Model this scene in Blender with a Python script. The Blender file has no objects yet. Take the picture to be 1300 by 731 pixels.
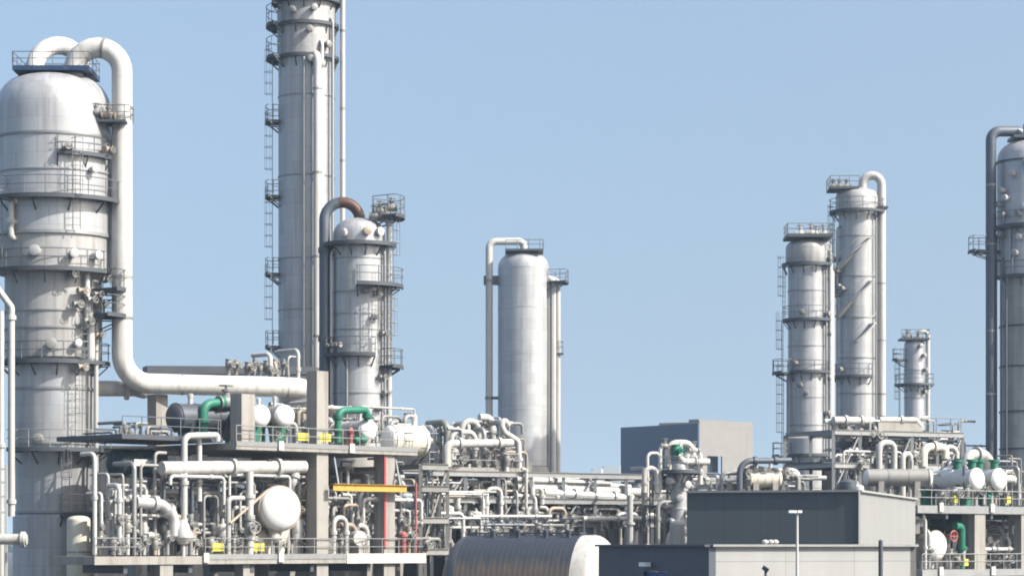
import bpy, math, random
from mathutils import Vector, Matrix
C = bpy.context.scene
col = C.collection
R = math.radians
F, HY, CAMZ = 3200.0, 690.0, 6.0          # focal length in photo pixels, horizon row, eye height

# ------------------------------------------------------------------ camera, sky, sun, exposure
cam = bpy.data.cameras.new('camera'); camo = bpy.data.objects.new('camera', cam); col.objects.link(camo)
camo.location = (0, 0, CAMZ); camo.rotation_euler = (R(90), 0, 0)
cam.sensor_width = 36; cam.lens = F / 1300 * 36
cam.shift_y = (HY - 365.5) / 1300
cam.clip_start = 1; cam.clip_end = 20000
C.camera = camo
SUN_EL, SUN_PHI = 38.0, 66.0              # height; degrees to the right of straight behind the camera
sd = Vector((math.sin(R(SUN_PHI)) * math.cos(R(SUN_EL)), -math.cos(R(SUN_PHI)) * math.cos(R(SUN_EL)), math.sin(R(SUN_EL))))
sun = bpy.data.lights.new('sun', 'SUN'); suno = bpy.data.objects.new('sun', sun); col.objects.link(suno)
sun.energy = 5.0; sun.angle = R(0.5); sun.color = (1, .95, .87)
suno.rotation_euler = (-sd).to_track_quat('-Z', 'Y').to_euler(); suno.location = sd * 300
W = bpy.data.worlds.new('World'); C.world = W; W.use_nodes = True
nt = W.node_tree; nt.nodes.clear()
sky = nt.nodes.new('ShaderNodeTexSky'); sky.sky_type = 'NISHITA'; sky.sun_disc = False
sky.sun_elevation = R(SUN_EL); sky.sun_rotation = math.atan2(sd.x, sd.y)
sky.altitude = 0; sky.air_density = 1.0; sky.dust_density = 4.6; sky.ozone_density = 1.7
skm = nt.nodes.new('ShaderNodeMapping'); skc = nt.nodes.new('ShaderNodeTexCoord')      # a clear, evenly pale sky: the horizon glare of the model is lifted out of view
skm.inputs['Scale'].default_value = (1, 1, .4); skm.inputs['Location'].default_value = (0, 0, .13)
nt.links.new(skc.outputs['Generated'], skm.inputs[0]); nt.links.new(skm.outputs[0], sky.inputs[0])
bg = nt.nodes.new('ShaderNodeBackground'); bg.inputs[1].default_value = 0.126
wo = nt.nodes.new('ShaderNodeOutputWorld')
nt.links.new(sky.outputs[0], bg.inputs[0]); nt.links.new(bg.outputs[0], wo.inputs[0])
C.view_settings.view_transform = 'Standard'; C.view_settings.look = 'None'
C.view_settings.exposure = 0.85; C.view_settings.gamma = 1; C.view_settings.use_curve_mapping = False
C.render.engine = 'CYCLES'
C.cycles.max_bounces = 6; C.cycles.filter_width = 1.9; C.cycles.use_denoising = True

# ------------------------------------------------------------------ helpers
rng = random.Random(7)
def P(px, py, D):
    return Vector(((px - 650) / F * D, D, CAMZ + (HY - py) / F * D))
def S(n, D): return n * D / F
class Grid:
    """a line on the plant's own axes: u runs right and back, v runs left and back"""
    def __init__(s, px0, D0, th):
        s.o = Vector(((px0 - 650) / F * D0, D0)); s.th = R(th)
        s.u = Vector((math.cos(s.th), math.sin(s.th))); s.v = Vector((-math.sin(s.th), math.cos(s.th)))
    def L(s, px, off=0):
        k = (px - 650) / F; b = s.o + s.v * off
        return (k * b.y - b.x) / (s.u.x - k * s.u.y)
    def xy(s, L, off=0): return s.o + s.u * L + s.v * off
    def pt(s, px, py, off=0):
        q = s.xy(s.L(px, off), off)
        return Vector((q.x, q.y, CAMZ + (HY - py) / F * q.y))
    def at(s, L, off, z):
        q = s.xy(L, off); return Vector((q.x, q.y, z))

def rnd(pts, Rr, k=6):
    pts = [Vector(p) for p in pts]; out = [pts[0]]
    for a, b, c in zip(pts, pts[1:], pts[2:]):
        d0, d1 = (a - b), (c - b); l0, l1 = d0.length, d1.length
        if l0 < 1e-6 or l1 < 1e-6: continue
        d0 /= l0; d1 /= l1
        ang = d0.angle(d1)
        if ang > 3.1: out.append(b); continue
        t = min(Rr / math.tan(ang / 2), l0 * .49, l1 * .49); rr = t * math.tan(ang / 2)
        bis = (d0 + d1).normalized(); cen = b + bis * (rr / math.sin(ang / 2))
        s0 = b + d0 * t - cen; s1 = b + d1 * t - cen
        tot = s0.angle(s1); ax = s0.cross(s1)
        if ax.length < 1e-9: out.append(b); continue
        ax.normalize()
        for i in range(k + 1): out.append(cen + Matrix.Rotation(tot * i / k, 3, ax) @ s0)
    out.append(pts[-1]); return out
def arc(cx, cy, r, a0, a1, z, n=16):
    return [Vector((cx + r * math.sin(R(a0 + (a1 - a0) * i / n)), cy - r * math.cos(R(a0 + (a1 - a0) * i / n)), z)) for i in range(n + 1)]

class MB:
    def __init__(s): s.v = []; s.f = []
    def add(s, vs, fs):
        o = len(s.v); s.v += [tuple(x) for x in vs]; s.f += [tuple(i + o for i in f) for f in fs]; return s
    def hexa(s, p): return s.add(p, [(0,3,2,1),(4,5,6,7),(0,1,5,4),(1,2,6,5),(2,3,7,6),(3,0,4,7)])
    def box(s, c, size, rz=0):
        c = Vector(c); x, y, z = [a / 2 for a in size]; m = Matrix.Rotation(rz, 3, 'Z')
        return s.hexa([c + m @ Vector(q) for q in ((-x,-y,-z),(x,-y,-z),(x,y,-z),(-x,y,-z),(-x,-y,z),(x,-y,z),(x,y,z),(-x,y,z))])
    def beam(s, p, q, w, h=None):
        p, q = Vector(p), Vector(q); h = h or w; d = (q - p).normalized()
        up = Vector((0,0,1)) if abs(d.z) < .95 else Vector((0,1,0))
        a = d.cross(up).normalized() * w / 2; b = a.cross(d).normalized() * h / 2
        return s.hexa([p-a-b, p+a-b, p+a+b, p-a+b, q-a-b, q+a-b, q+a+b, q-a+b])
    def ibeam(s, p, q, w, h, t=.03):
        p, q = Vector(p), Vector(q); d = (q - p).normalized(); up = Vector((0,0,1))
        n = d.cross(up).normalized().cross(d).normalized()
        s.beam(p + n*(h/2 - t/2), q + n*(h/2 - t/2), w, t); s.beam(p - n*(h/2 - t/2), q - n*(h/2 - t/2), w, t)
        return s.beam(p, q, t, h - 2*t - .004)
    def tube(s, pts, r, n=10, cap=True):
        pts = [Vector(p) for p in pts]; pts = [p for i, p in enumerate(pts) if i == 0 or (p - pts[i-1]).length > 1e-5]
        m = len(pts); vs = []
        tg = [(pts[min(i+1, m-1)] - pts[max(i-1, 0)]).normalized() for i in range(m)]
        a = tg[0].orthogonal().normalized()
        for i in range(m):
            a = (a - tg[i] * a.dot(tg[i]))
            a = a.normalized() if a.length > 1e-6 else tg[i].orthogonal().normalized()
            b = tg[i].cross(a); k = r[i] if isinstance(r, list) else r
            vs += [pts[i] + (a * math.cos(2*math.pi*j/n) + b * math.sin(2*math.pi*j/n)) * k for j in range(n)]
        fs = [(i*n+j, i*n+(j+1) % n, (i+1)*n+(j+1) % n, (i+1)*n+j) for i in range(m-1) for j in range(n)]
        if cap: fs += [tuple(range(n-1, -1, -1)), tuple(range((m-1)*n, m*n))]
        return s.add(vs, fs)
    def spin(s, p, d, prof, n=32):
        """profile (distance along d, radius) turned about the axis p + t d"""
        p, d = Vector(p), Vector(d).normalized(); a = d.orthogonal().normalized(); b = d.cross(a); vs = []; fs = []
        for t, r in prof: vs += [p + d*t + (a*math.cos(2*math.pi*j/n) + b*math.sin(2*math.pi*j/n)) * max(r, .002) for j in range(n)]
        m = len(prof)
        fs = [(i*n+j, i*n+(j+1) % n, (i+1)*n+(j+1) % n, (i+1)*n+j) for i in range(m-1) for j in range(n)]
        fs += [tuple(range(n-1, -1, -1)), tuple(range((m-1)*n, m*n))]
        return s.add(vs, fs)
    def sector(s, cx, cy, r0, r1, a0, a1, z0, z1, n=24):
        full = abs(a1 - a0) >= 359; vs = []; fs = []
        for i in range(n + (0 if full else 1)):
            a = R(a0 + (a1 - a0) * i / n); sx, sy = math.sin(a), -math.cos(a)
            vs += [(cx+r0*sx, cy+r0*sy, z0), (cx+r1*sx, cy+r1*sy, z0), (cx+r1*sx, cy+r1*sy, z1), (cx+r0*sx, cy+r0*sy, z1)]
        m = n if full else n; tot = n if full else n + 1
        for i in range(m):
            k, l = i*4, ((i+1) % tot)*4
            fs += [(k+j, k+(j+1) % 4, l+(j+1) % 4, l+j) for j in range(4)]
        if not full: fs += [(3,2,1,0), (n*4, n*4+1, n*4+2, n*4+3)]
        return s.add(vs, fs)
    def rail(s, pts, h=1.1, step=1.5, r=.032, mid=True):
        """posts and rails along a floor line"""
        pts = [Vector(p) for p in pts]; Z = Vector((0,0,1))
        s.tube([p + Z*h for p in pts], r, 5)
        if mid: s.tube([p + Z*h*.52 for p in pts], r*.85, 5)
        acc = 0
        s.tube([pts[0], pts[0] + Z*h], r, 5)
        for a, b in zip(pts, pts[1:]):
            l = (b - a).length; t = step - acc
            while t <= l:
                q = a + (b - a) * t / l; s.tube([q, q + Z*h], r, 5); t += step
            acc = (acc + l) % step
        s.tube([pts[-1], pts[-1] + Z*h], r, 5); return s

def finish(name, mb, mat, base):
    me = bpy.data.meshes.new(name); me.from_pydata([(x-base.x, y-base.y, z-base.z) for x, y, z in mb.v], [], mb.f)
    me.polygons.foreach_set('use_smooth', [True] * len(me.polygons)); me.set_sharp_from_angle(angle=R(32))
    me.materials.append(M[mat]); me.update()
    o = bpy.data.objects.new(name, me); col.objects.link(o); return o
WL = {}
def thing(name, label, cat, loc, group=None):
    o = bpy.data.objects.new(name, None); col.objects.link(o); o.location = loc; o.empty_display_size = .3
    o['label'] = label; o['category'] = cat
    if group: o['group'] = group
    WL[o] = Vector(loc); return o
def part(name, mb, mat, parent, label=None):
    o = finish(name, mb, mat, WL[parent]); o.parent = parent; WL[o] = WL[parent]
    if label: o['label'] = label
    return o
def solo(name, mb, mat, label, cat, group=None, kind=None):
    xs = [v[0] for v in mb.v]; ys = [v[1] for v in mb.v]; zs = [v[2] for v in mb.v]
    b = Vector(((min(xs)+max(xs))/2, (min(ys)+max(ys))/2, min(zs)))
    o = finish(name, mb, mat, b); o.location = b; WL[o] = b
    if kind: o['kind'] = kind
    if label: o['label'] = label; o['category'] = cat
    if group: o['group'] = group
    return o
ORD = 'first second third fourth fifth sixth seventh eighth ninth tenth eleventh twelfth thirteenth fourteenth fifteenth sixteenth seventeenth eighteenth nineteenth twentieth'.split()
AUTO = []
def auto(o, what, where, px): AUTO.append((what, where, px, o))

# ------------------------------------------------------------------ materials
M = {}
def mat(name, c, rough=.5, metal=0., var=.15, streak=.0, scale=1.2, bump=.0, panel=None, dirt=(.18,.15,.12), rnd_tone=0., rust=0.):
    m = bpy.data.materials.new(name); m.use_nodes = True; t = m.node_tree; N = t.nodes; Lk = t.links
    b = N['Principled BSDF']; tc = N.new('ShaderNodeTexCoord')
    def mix(fac, A, B, mode='MIX'):
        x = N.new('ShaderNodeMix'); x.data_type = 'RGBA'; x.blend_type = mode
        for sock, val in ((x.inputs[0], fac), (x.inputs[6], A), (x.inputs[7], B)):
            if hasattr(val, 'is_output'): Lk.new(val, sock)
            else: sock.default_value = val if not isinstance(val, tuple) else (*val[:3], 1)
        return x.outputs[2]
    def math_(op, a, b_=None, c_=None):
        x = N.new('ShaderNodeMath'); x.operation = op
        for i, v in enumerate((a, b_, c_)):
            if v is None: continue
            if hasattr(v, 'is_output'): Lk.new(v, x.inputs[i])
            else: x.inputs[i].default_value = v
        return x.outputs[0]
    n1 = N.new('ShaderNodeTexNoise'); n1.inputs['Scale'].default_value = scale; n1.inputs['Detail'].default_value = 5; n1.inputs['Roughness'].default_value = .62
    Lk.new(tc.outputs['Object'], n1.inputs['Vector'])
    lo = tuple(x * (1 - var) for x in c); hi = tuple(min(1, x * (1 + var)) for x in c)
    out = mix(n1.outputs[0], lo, hi)
    if panel:
        pw, ph, tone = panel
        sp = N.new('ShaderNodeSeparateXYZ'); Lk.new(tc.outputs['Object'], sp.inputs[0])
        ang = math_('ARCTAN2', sp.outputs[0], sp.outputs[1])
        cb = N.new('ShaderNodeCombineXYZ'); Lk.new(math_('MULTIPLY', ang, 2.5), cb.inputs[0]); Lk.new(sp.outputs[2], cb.inputs[1])
        br = N.new('ShaderNodeTexBrick'); Lk.new(cb.outputs[0], br.inputs['Vector'])
        br.inputs['Color1'].default_value = (1,1,1,1); br.inputs['Color2'].default_value = (tone,tone,tone,1); br.inputs['Mortar'].default_value = (.76,.76,.76,1)
        br.inputs['Scale'].default_value = 1; br.inputs['Mortar Size'].default_value = .018; br.inputs['Brick Width'].default_value = pw; br.inputs['Row Height'].default_value = ph
        out = mix(1.0, out, br.outputs[0], 'MULTIPLY')
    if streak:
        mp = N.new('ShaderNodeMapping'); mp.inputs['Scale'].default_value = (2.6, 2.6, .10); Lk.new(tc.outputs['Object'], mp.inputs[0])
        n2 = N.new('ShaderNodeTexNoise'); n2.inputs['Scale'].default_value = 1; n2.inputs['Detail'].default_value = 4; Lk.new(mp.outputs[0], n2.inputs['Vector'])
        out = mix(math_('MULTIPLY', math_('SMOOTH_MIN', math_('MAXIMUM', math_('MULTIPLY_ADD', n2.outputs[0], 4, -1.9), 0), 1, .2), streak), out, dirt)
    if rust:
        n3 = N.new('ShaderNodeTexNoise'); n3.inputs['Scale'].default_value = scale*1.7; n3.inputs['Detail'].default_value = 8; n3.inputs['Roughness'].default_value = .7
        Lk.new(tc.outputs['Object'], n3.inputs['Vector'])
        out = mix(math_('MULTIPLY', math_('MINIMUM', math_('MAXIMUM', math_('MULTIPLY_ADD', n3.outputs[0], 7, -3.9), 0), 1), rust), out, (.16,.075,.035))
    if rnd_tone:
        oi = N.new('ShaderNodeObjectInfo'); g = math_('MULTIPLY_ADD', oi.outputs['Random'], 2*rnd_tone, 1 - rnd_tone)
        cb2 = N.new('ShaderNodeCombineXYZ'); [Lk.new(g, cb2.inputs[i]) for i in range(3)]
        out = mix(1.0, out, cb2.outputs[0], 'MULTIPLY')
    Lk.new(out, b.inputs['Base Color'])
    b.inputs['Metallic'].default_value = metal; b.inputs['Specular IOR Level'].default_value = .3
    Lk.new(math_('MULTIPLY_ADD', n1.outputs[0], .3, rough - .15), b.inputs['Roughness'])
    if bump:
        bp = N.new('ShaderNodeBump'); bp.inputs['Strength'].default_value = bump; bp.inputs['Distance'].default_value = .05
        Lk.new(n1.outputs[0], bp.inputs['Height']); Lk.new(bp.outputs[0], b.inputs['Normal'])
    M[name] = m
mat('aluminium_cladding', (.38,.39,.40), .41, .36, .10, .45, .9, .22, (1.9, 1.15, .86), (.19,.17,.15))
mat('dull_cladding', (.33,.33,.325), .5, .2, .18, .55, 1.1, .25, (1.6, 1.0, .85), (.15,.13,.11))
mat('aluminium_pipe', (.44,.44,.43), .42, .4, .10, .15, 1.5, .1, None, (.4,.38,.34), .08)
mat('white_paint', (.40,.395,.375), .42, 0, .14, .55, 1.1, .1, None, (.22,.19,.16), .1)
mat('bright_white', (.62,.62,.61), .4, 0, .05, .15, 1.0, .04, None, (.45,.42,.38))
mat('shade_wall', (.04,.044,.048), .8, 0, .3, .3, .8)  # dark backdrop colour that stands in for shade deep between the pipes
mat('navy_paint', (.025,.05,.10), .5, .2, .2, .2, 1.5)
mat('faded_red', (.26,.08,.08), .6, 0, .2, .2, 2)
mat('cream_paint', (.50,.48,.40), .5, 0, .08, .25, 1.3, .05, None, (.42,.36,.28))
mat('pale_grey_paint', (.36,.36,.345), .5, .1, .12, .25, 1.4, 0, None, (.28,.25,.22), .16)
mat('mid_grey_paint', (.21,.21,.20), .5, .2, .16, .25, 1.4, 0, None, (.2,.17,.14), .2)
mat('galvanised_steel', (.25,.255,.255), .5, .55, .16, .2, 2, 0, None, (.2,.18,.15), .12)
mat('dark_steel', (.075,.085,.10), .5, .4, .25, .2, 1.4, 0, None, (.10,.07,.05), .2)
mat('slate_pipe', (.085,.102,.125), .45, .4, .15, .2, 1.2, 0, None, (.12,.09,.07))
mat('brown_pipe', (.065,.036,.028), .5, .2, .25, .3, 1.5, 0, None, (.09,.05,.03))
mat('tan_steel', (.27,.23,.185), .55, .15, .2, .3, 1.6, 0, None, (.2,.14,.1), .15, .35)
mat('concrete', (.245,.235,.215), .85, 0, .2, .6, 1.1, .4, None, (.13,.115,.1), .06, .12)
mat('green_paint', (.012,.135,.085), .5, 0, .3, .35, 2, 0, None, (.05,.06,.045), .1, .2)
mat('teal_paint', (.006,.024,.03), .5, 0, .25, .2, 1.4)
mat('yellow_paint', (.42,.25,.05), .55, 0, .18, .4, 2, 0, None, (.2,.13,.05), 0, .2)
mat('safety_yellow', (.46,.43,.07), .5, 0, .08, 0, 2)
mat('red_paint', (.36,.06,.06), .5, 0, .15, .1, 2)
mat('blue_paint', (.02,.07,.22), .45, 0, .15, 0, 2)
mat('rail_steel', (.22,.225,.225), .55, .45, .15, 0, 2)
mat('rail_dark', (.11,.125,.14), .55, .4, .15, 0, 2)
mat('grating', (.07,.08,.09), .65, .4, .2, 0, 3)
mat('roof_felt', (.22,.22,.22), .9, 0, .2, 0, .6)
mat('glass_dark', (.012,.02,.025), .12, 0, .3, 0, 2)
mat('lamp_glass', (.75,.76,.76), .25, 0, .05, 0, 2)

def clad_mat(name, c, period, vert=True, rough=.55, metal=.0, seam=None, var=.11):
    """ribbed sheet cladding / panel joints along the wall's own axis"""
    m = bpy.data.materials.new(name); m.use_nodes = True; t = m.node_tree; N = t.nodes; Lk = t.links; b = N['Principled BSDF']
    tc = N.new('ShaderNodeTexCoord'); uvn = N.new('ShaderNodeUVMap'); sp = N.new('ShaderNodeSeparateXYZ'); Lk.new(uvn.outputs[0], sp.inputs[0])
    def mt(op, a, b_=None):
        x = N.new('ShaderNodeMath'); x.operation = op
        for i, v in enumerate((a, b_)):
            if v is None: continue
            if hasattr(v, 'is_output'): Lk.new(v, x.inputs[i])
            else: x.inputs[i].default_value = v
        return x.outputs[0]
    n1 = N.new('ShaderNodeTexNoise'); n1.inputs['Scale'].default_value = .5; n1.inputs['Detail'].default_value = 6; Lk.new(tc.outputs['Object'], n1.inputs['Vector'])
    mp = N.new('ShaderNodeMapping'); mp.inputs['Scale'].default_value = (1.6, .07, 1); Lk.new(uvn.outputs[0], mp.inputs[0])
    n2 = N.new('ShaderNodeTexNoise'); n2.inputs['Scale'].default_value = 1; n2.inputs['Detail'].default_value = 4; Lk.new(mp.outputs[0], n2.inputs['Vector'])
    mx = N.new('ShaderNodeMix'); mx.data_type = 'RGBA'; Lk.new(mt('MULTIPLY', mt('ADD', n1.outputs[0], n2.outputs[0]), .5), mx.inputs[0])
    mx.inputs[6].default_value = (*[x*(1-var*2) for x in c], 1); mx.inputs[7].default_value = (*[x*(1+var*2) for x in c], 1)
    last = mx.outputs[2]
    if seam:
        for ax, per in ((0, seam[0]), (1, seam[1])):
            if not per: continue
            f = mt('LESS_THAN', mt('FRACT', mt('DIVIDE', sp.outputs[ax], per)), .035 / per)
            m2 = N.new('ShaderNodeMix'); m2.data_type = 'RGBA'; m2.blend_type = 'MIX'; Lk.new(mt('MULTIPLY', f, .55), m2.inputs[0]); Lk.new(last, m2.inputs[6]); m2.inputs[7].default_value = (*[x*.35 for x in c], 1); last = m2.outputs[2]
    Lk.new(last, b.inputs['Base Color']); b.inputs['Roughness'].default_value = rough; b.inputs['Metallic'].default_value = metal
    if period:
        w = mt('PINGPONG', mt('DIVIDE', sp.outputs[0 if vert else 1], period), .5)
        st = N.new('ShaderNodeMapRange'); st.interpolation_type = 'SMOOTHSTEP'; st.inputs[1].default_value = .15; st.inputs[2].default_value = .33; Lk.new(w, st.inputs[0])
        bp = N.new('ShaderNodeBump'); bp.inputs['Strength'].default_value = .14; bp.inputs['Distance'].default_value = .04; Lk.new(st.outputs[0], bp.inputs['Height']); Lk.new(bp.outputs[0], b.inputs['Normal'])
    M[name] = m
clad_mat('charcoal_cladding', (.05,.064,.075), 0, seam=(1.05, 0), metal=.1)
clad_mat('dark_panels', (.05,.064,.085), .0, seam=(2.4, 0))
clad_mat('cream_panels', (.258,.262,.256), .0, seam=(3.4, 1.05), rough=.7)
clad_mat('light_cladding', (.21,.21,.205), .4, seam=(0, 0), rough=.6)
clad_mat('far_blue_cladding', (.006,.040,.09), .5, seam=(5, 0))
clad_mat('far_beige_wall', (.185,.178,.168), .5, seam=(0, 6.0), rough=.8)

def wall(name, a, b, z0, z1, t, mat_, parent, holes=(), label=None):
    """an upright wall from a to b (xy) with a real thickness behind it; holes = (s0, s1, z0, z1). UV in metres along the face"""
    a, b = Vector(a), Vector(b); d = (b - a); L = d.length; d /= L; n = Vector((-d.y, d.x))   # n points to the back
    xs = sorted({0, L, *[h[0] for h in holes], *[h[1] for h in holes]}); zs = sorted({z0, z1, *[h[2] for h in holes], *[h[3] for h in holes]})
    me = bpy.data.meshes.new(name); vs = []; fs = []; uv = []
    base = WL[parent]
    def quad(pts, uvs):
        o = len(vs); vs.extend(pts); fs.append((o, o+1, o+2, o+3)); uv.extend(uvs)
    def pt(s, z, k): q = a + d*s + n*k; return (q.x - base.x, q.y - base.y, z - base.z)
    for i in range(len(xs)-1):
        for j in range(len(zs)-1):
            s0, s1, w0, w1 = xs[i], xs[i+1], zs[j], zs[j+1]
            if any(h[0] <= s0 and s1 <= h[1] and h[2] <= w0 and w1 <= h[3] for h in holes): continue
            quad([pt(s0,w0,0), pt(s1,w0,0), pt(s1,w1,0), pt(s0,w1,0)], [(s0,w0),(s1,w0),(s1,w1),(s0,w1)])
            quad([pt(s1,w0,t), pt(s0,w0,t), pt(s0,w1,t), pt(s1,w1,t)], [(s1,w0),(s0,w0),(s0,w1),(s1,w1)])
    for (s0, s1, w0, w1, inv) in [(0, L, z0, z1, 1)] + [(*h, -1) for h in holes]:
        c4 = [(s0,w0),(s1,w0),(s1,w1),(s0,w1)]
        for k in range(4):
            p, q = c4[k], c4[(k+1) % 4]
            quad([pt(*q,0), pt(*p,0), pt(*p,t), pt(*q,t)], [q, p, p, q])
    me.from_pydata(vs, [], fs); ul = me.uv_layers.new(name='UVMap'); ul.data.foreach_set('uv', [x for t2 in uv for x in t2])
    me.materials.append(M[mat_]); o = bpy.data.objects.new(name, me); col.objects.link(o); o.parent = parent; WL[o] = base
    if label: o['label'] = label
    return o

# ------------------------------------------------------------------ ground and far ground
g = MB(); g.add([(-6000,-300,0),(6000,-300,0),(6000,9000,0),(-6000,9000,0)], [(0,1,2,3)])
mat('ground_gravel', (.045,.047,.05), .95, 0, .3, 0, .25)
o = finish('ground', g, 'ground_gravel', Vector((0,0,0))); o['kind'] = 'structure'
g = MB(); g.add([(-60,80,.004),(90,80,.004),(90,136,.004),(-60,136,.004)], [(0,1,2,3)])
mat('asphalt', (.05,.05,.052), .9, 0, .25, 0, .8)
o = finish('road', g, 'asphalt', Vector((0,0,0))); o['kind'] = 'structure'

# ------------------------------------------------------------------ column furniture
def gooseneck(x0, x1, y_leg0, y_leg1, D0, D1=None, rise=0, n=14):
    """points of an arch from leg x0 over to leg x1 (photo pixels), both legs vertical"""
    D1 = D0 if D1 is None else D1; r = abs(x1 - x0) / 2; cx = (x0 + x1) / 2; ytop = rise + r
    pts = [P(x0, y_leg0, D0)]
    for i in range(n + 1):
        a = math.pi * (1 - i / n); k = i / n
        pts.append(P(cx + (r if x1 > x0 else -r) * math.cos(a), ytop - r * math.sin(a), D0 + (D1 - D0) * k))
    pts.append(P(x1, y_leg1, D1)); return pts
def platform(root, cx, cy, r, out, a0, a1, z, D=None, rail=True, dark=True, brackets=True, name='platform', step=1.4, hgt=1.1):
    n = max(4, int(abs(a1 - a0) / 9))
    d = MB(); d.sector(cx, cy, r + .03, r + out, a0, a1, z - .12, z, n)
    d.sector(cx, cy, r + out - .05, r + out + .02, a0, a1, z - .2, z + .07, n)
    o = part(name, d, 'grating', root)
    if rail:
        q = MB(); pts = arc(cx, cy, r + out - .02, a0, a1, z + .1, n)
        e0 = arc(cx, cy, r + .1, a0, a0, z + .1, 1)[0]; e1 = arc(cx, cy, r + .1, a1, a1, z + .1, 1)[0]
        full = abs(a1 - a0) >= 359
        q.rail(pts if full else [e0] + pts + [e1], hgt, step, .035); part('railing', q, 'rail_dark' if dark else 'rail_steel', o)
    if brackets:
        q = MB(); k = max(2, int(abs(a1 - a0) / 28))
        for i in range(k + 1):
            a = a0 + (a1 - a0) * (i + .0) / k
            p0 = arc(cx, cy, r - .05, a, a, z - .95, 1)[0]; p1 = arc(cx, cy, r + out * .86, a, a, z - .2, 1)[0]; p2 = arc(cx, cy, r - .05, a, a, z - .2, 1)[0]
            q.beam(p0, p1, .08); q.beam(p2, p1, .08)
        part('bracket', q, 'dark_steel', o)
    return o
def ladder(root, p0, p1, face, cage=True, mat_='rail_dark'):
    """p0 bottom, p1 top; face = outward unit xy"""
    p0, p1 = Vector(p0), Vector(p1); f = Vector((face[0], face[1], 0)).normalized(); s = Vector((-f.y, f.x, 0))
    q = MB(); h = p1.z - p0.z
    for k in (-.25, .25): q.beam(p0 + s*k, p1 + s*k, .055)
    z = .3
    while z < h: q.tube([p0 + s*.25 + Vector((0,0,z)), p0 - s*.25 + Vector((0,0,z))], .022, 5); z += .45
    o = part('ladder', q, mat_, root)
    if cage:
        q = MB(); z = 2.2
        def hoop(z): return [p0 + Vector((0,0,z)) + s*.38*math.cos(a) + f*(.62*math.sin(a)) for a in [math.pi*i/8 for i in range(9)]]
        while z < h + .9: q.tube(hoop(z), .022, 5); z += .9
        for a in (.35, .9, 1.57, 2.24, 2.8):
            b = s*.38*math.cos(a) + f*(.62*math.sin(a)); q.tube([p0 + b + Vector((0,0,2.2)), p1 + b + Vector((0,0,.9))], .016, 4)
        part('cage', q, mat_, o)
    return o
def nozzle(root, p, d, r, l, mat_='aluminium_pipe', name='manway'):
    q = MB(); d = Vector(d).normalized()
    q.spin(p, d, [(-.2, r*.8), (l, r*.8)], 16); q.spin(p, d, [(l - .02, r), (l + .10, r)], 16); q.spin(p, d, [(l + .12, r), (l + .2, r), (l + .23, r*.8)], 16)
    return part(name, q, mat_, root)
def surf(cx, cy, r, a, z): return Vector((cx + r*math.sin(R(a)), cy - r*math.cos(R(a)), z)), Vector((math.sin(R(a)), -math.cos(R(a)), 0))
def shell(root, cx, D, prof, mat_, name='shell', n=64):
    """prof: (photo row, radius in photo px) from the bottom up"""
    x, y = (cx - 650) / F * D, D
    q = MB(); q.spin((x, y, 0), (0,0,1), [(max(0, CAMZ + (HY - py) / F * D), S(r, D)) for py, r in prof], n)
    return part(name, q, mat_, root)
def dome(y0, y1, r, n=8, e=.8):
    """rows and radii of a dished head from shoulder row y0 up to crown row y1"""
    return [(y0 + (y1 - y0) * math.sin(math.pi/2*i/n), r * math.cos(math.pi/2*i/n) ** e if i < n else 0) for i in range(n + 1)]
def band(root, cx, D, y, r, t=2.0, h=2.0, mat_='galvanised_steel', name='stiffening_ring'):
    x = (cx - 650) / F * D; z = CAMZ + (HY - y) / F * D
    q = MB(); q.sector(x, D, S(r, D) - .05, S(r + t, D), 0, 360, z - S(h, D)/2, z + S(h, D)/2, 48); return part(name, q, mat_, root)
def flange(parent, p, d, r, mat_='pale_grey_paint', t=.12):
    q = MB(); d = Vector(d).normalized(); q.spin(Vector(p), d, [(-t, r*1.45), (-.012, r*1.45), (-.01, r*1.3), (.01, r*1.3), (.012, r*1.45), (t, r*1.45)], 14)
    return part('flange', q, mat_, parent)
def valve(parent, p, d, r, mat_='mid_grey_paint', up=Vector((0,0,1)), wheel='mid_grey_paint'):
    p, d, up = Vector(p), Vector(d).normalized(), Vector(up); q = MB()
    q.spin(p, d, [(-r*2.2, r*1.55), (-r*1.8, r*1.55), (-r*1.75, r*1.1), (-r*.9, r*1.45), (r*.9, r*1.45), (r*1.75, r*1.1), (r*1.8, r*1.55), (r*2.2, r*1.55)], 12)
    q.spin(p, up, [(0, r*.9), (r*2.2, r*.75), (r*2.25, r*1.1), (r*2.7, r*1.1), (r*2.75, r*.35), (r*3.8, r*.3)], 10)
    o = part('valve', q, mat_, parent)
    w = MB(); c = p + up * r*3.5; a = up.orthogonal().normalized(); b = up.cross(a)
    ring = [c + (a*math.cos(2*math.pi*i/14) + b*math.sin(2*math.pi*i/14)) * r*1.5 for i in range(15)]
    w.tube(ring, r*.17, 5, False); w.beam(ring[0], ring[7], r*.17); w.beam(ring[3], ring[10], r*.17)
    part('handwheel', w, wheel, o); return o
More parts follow.
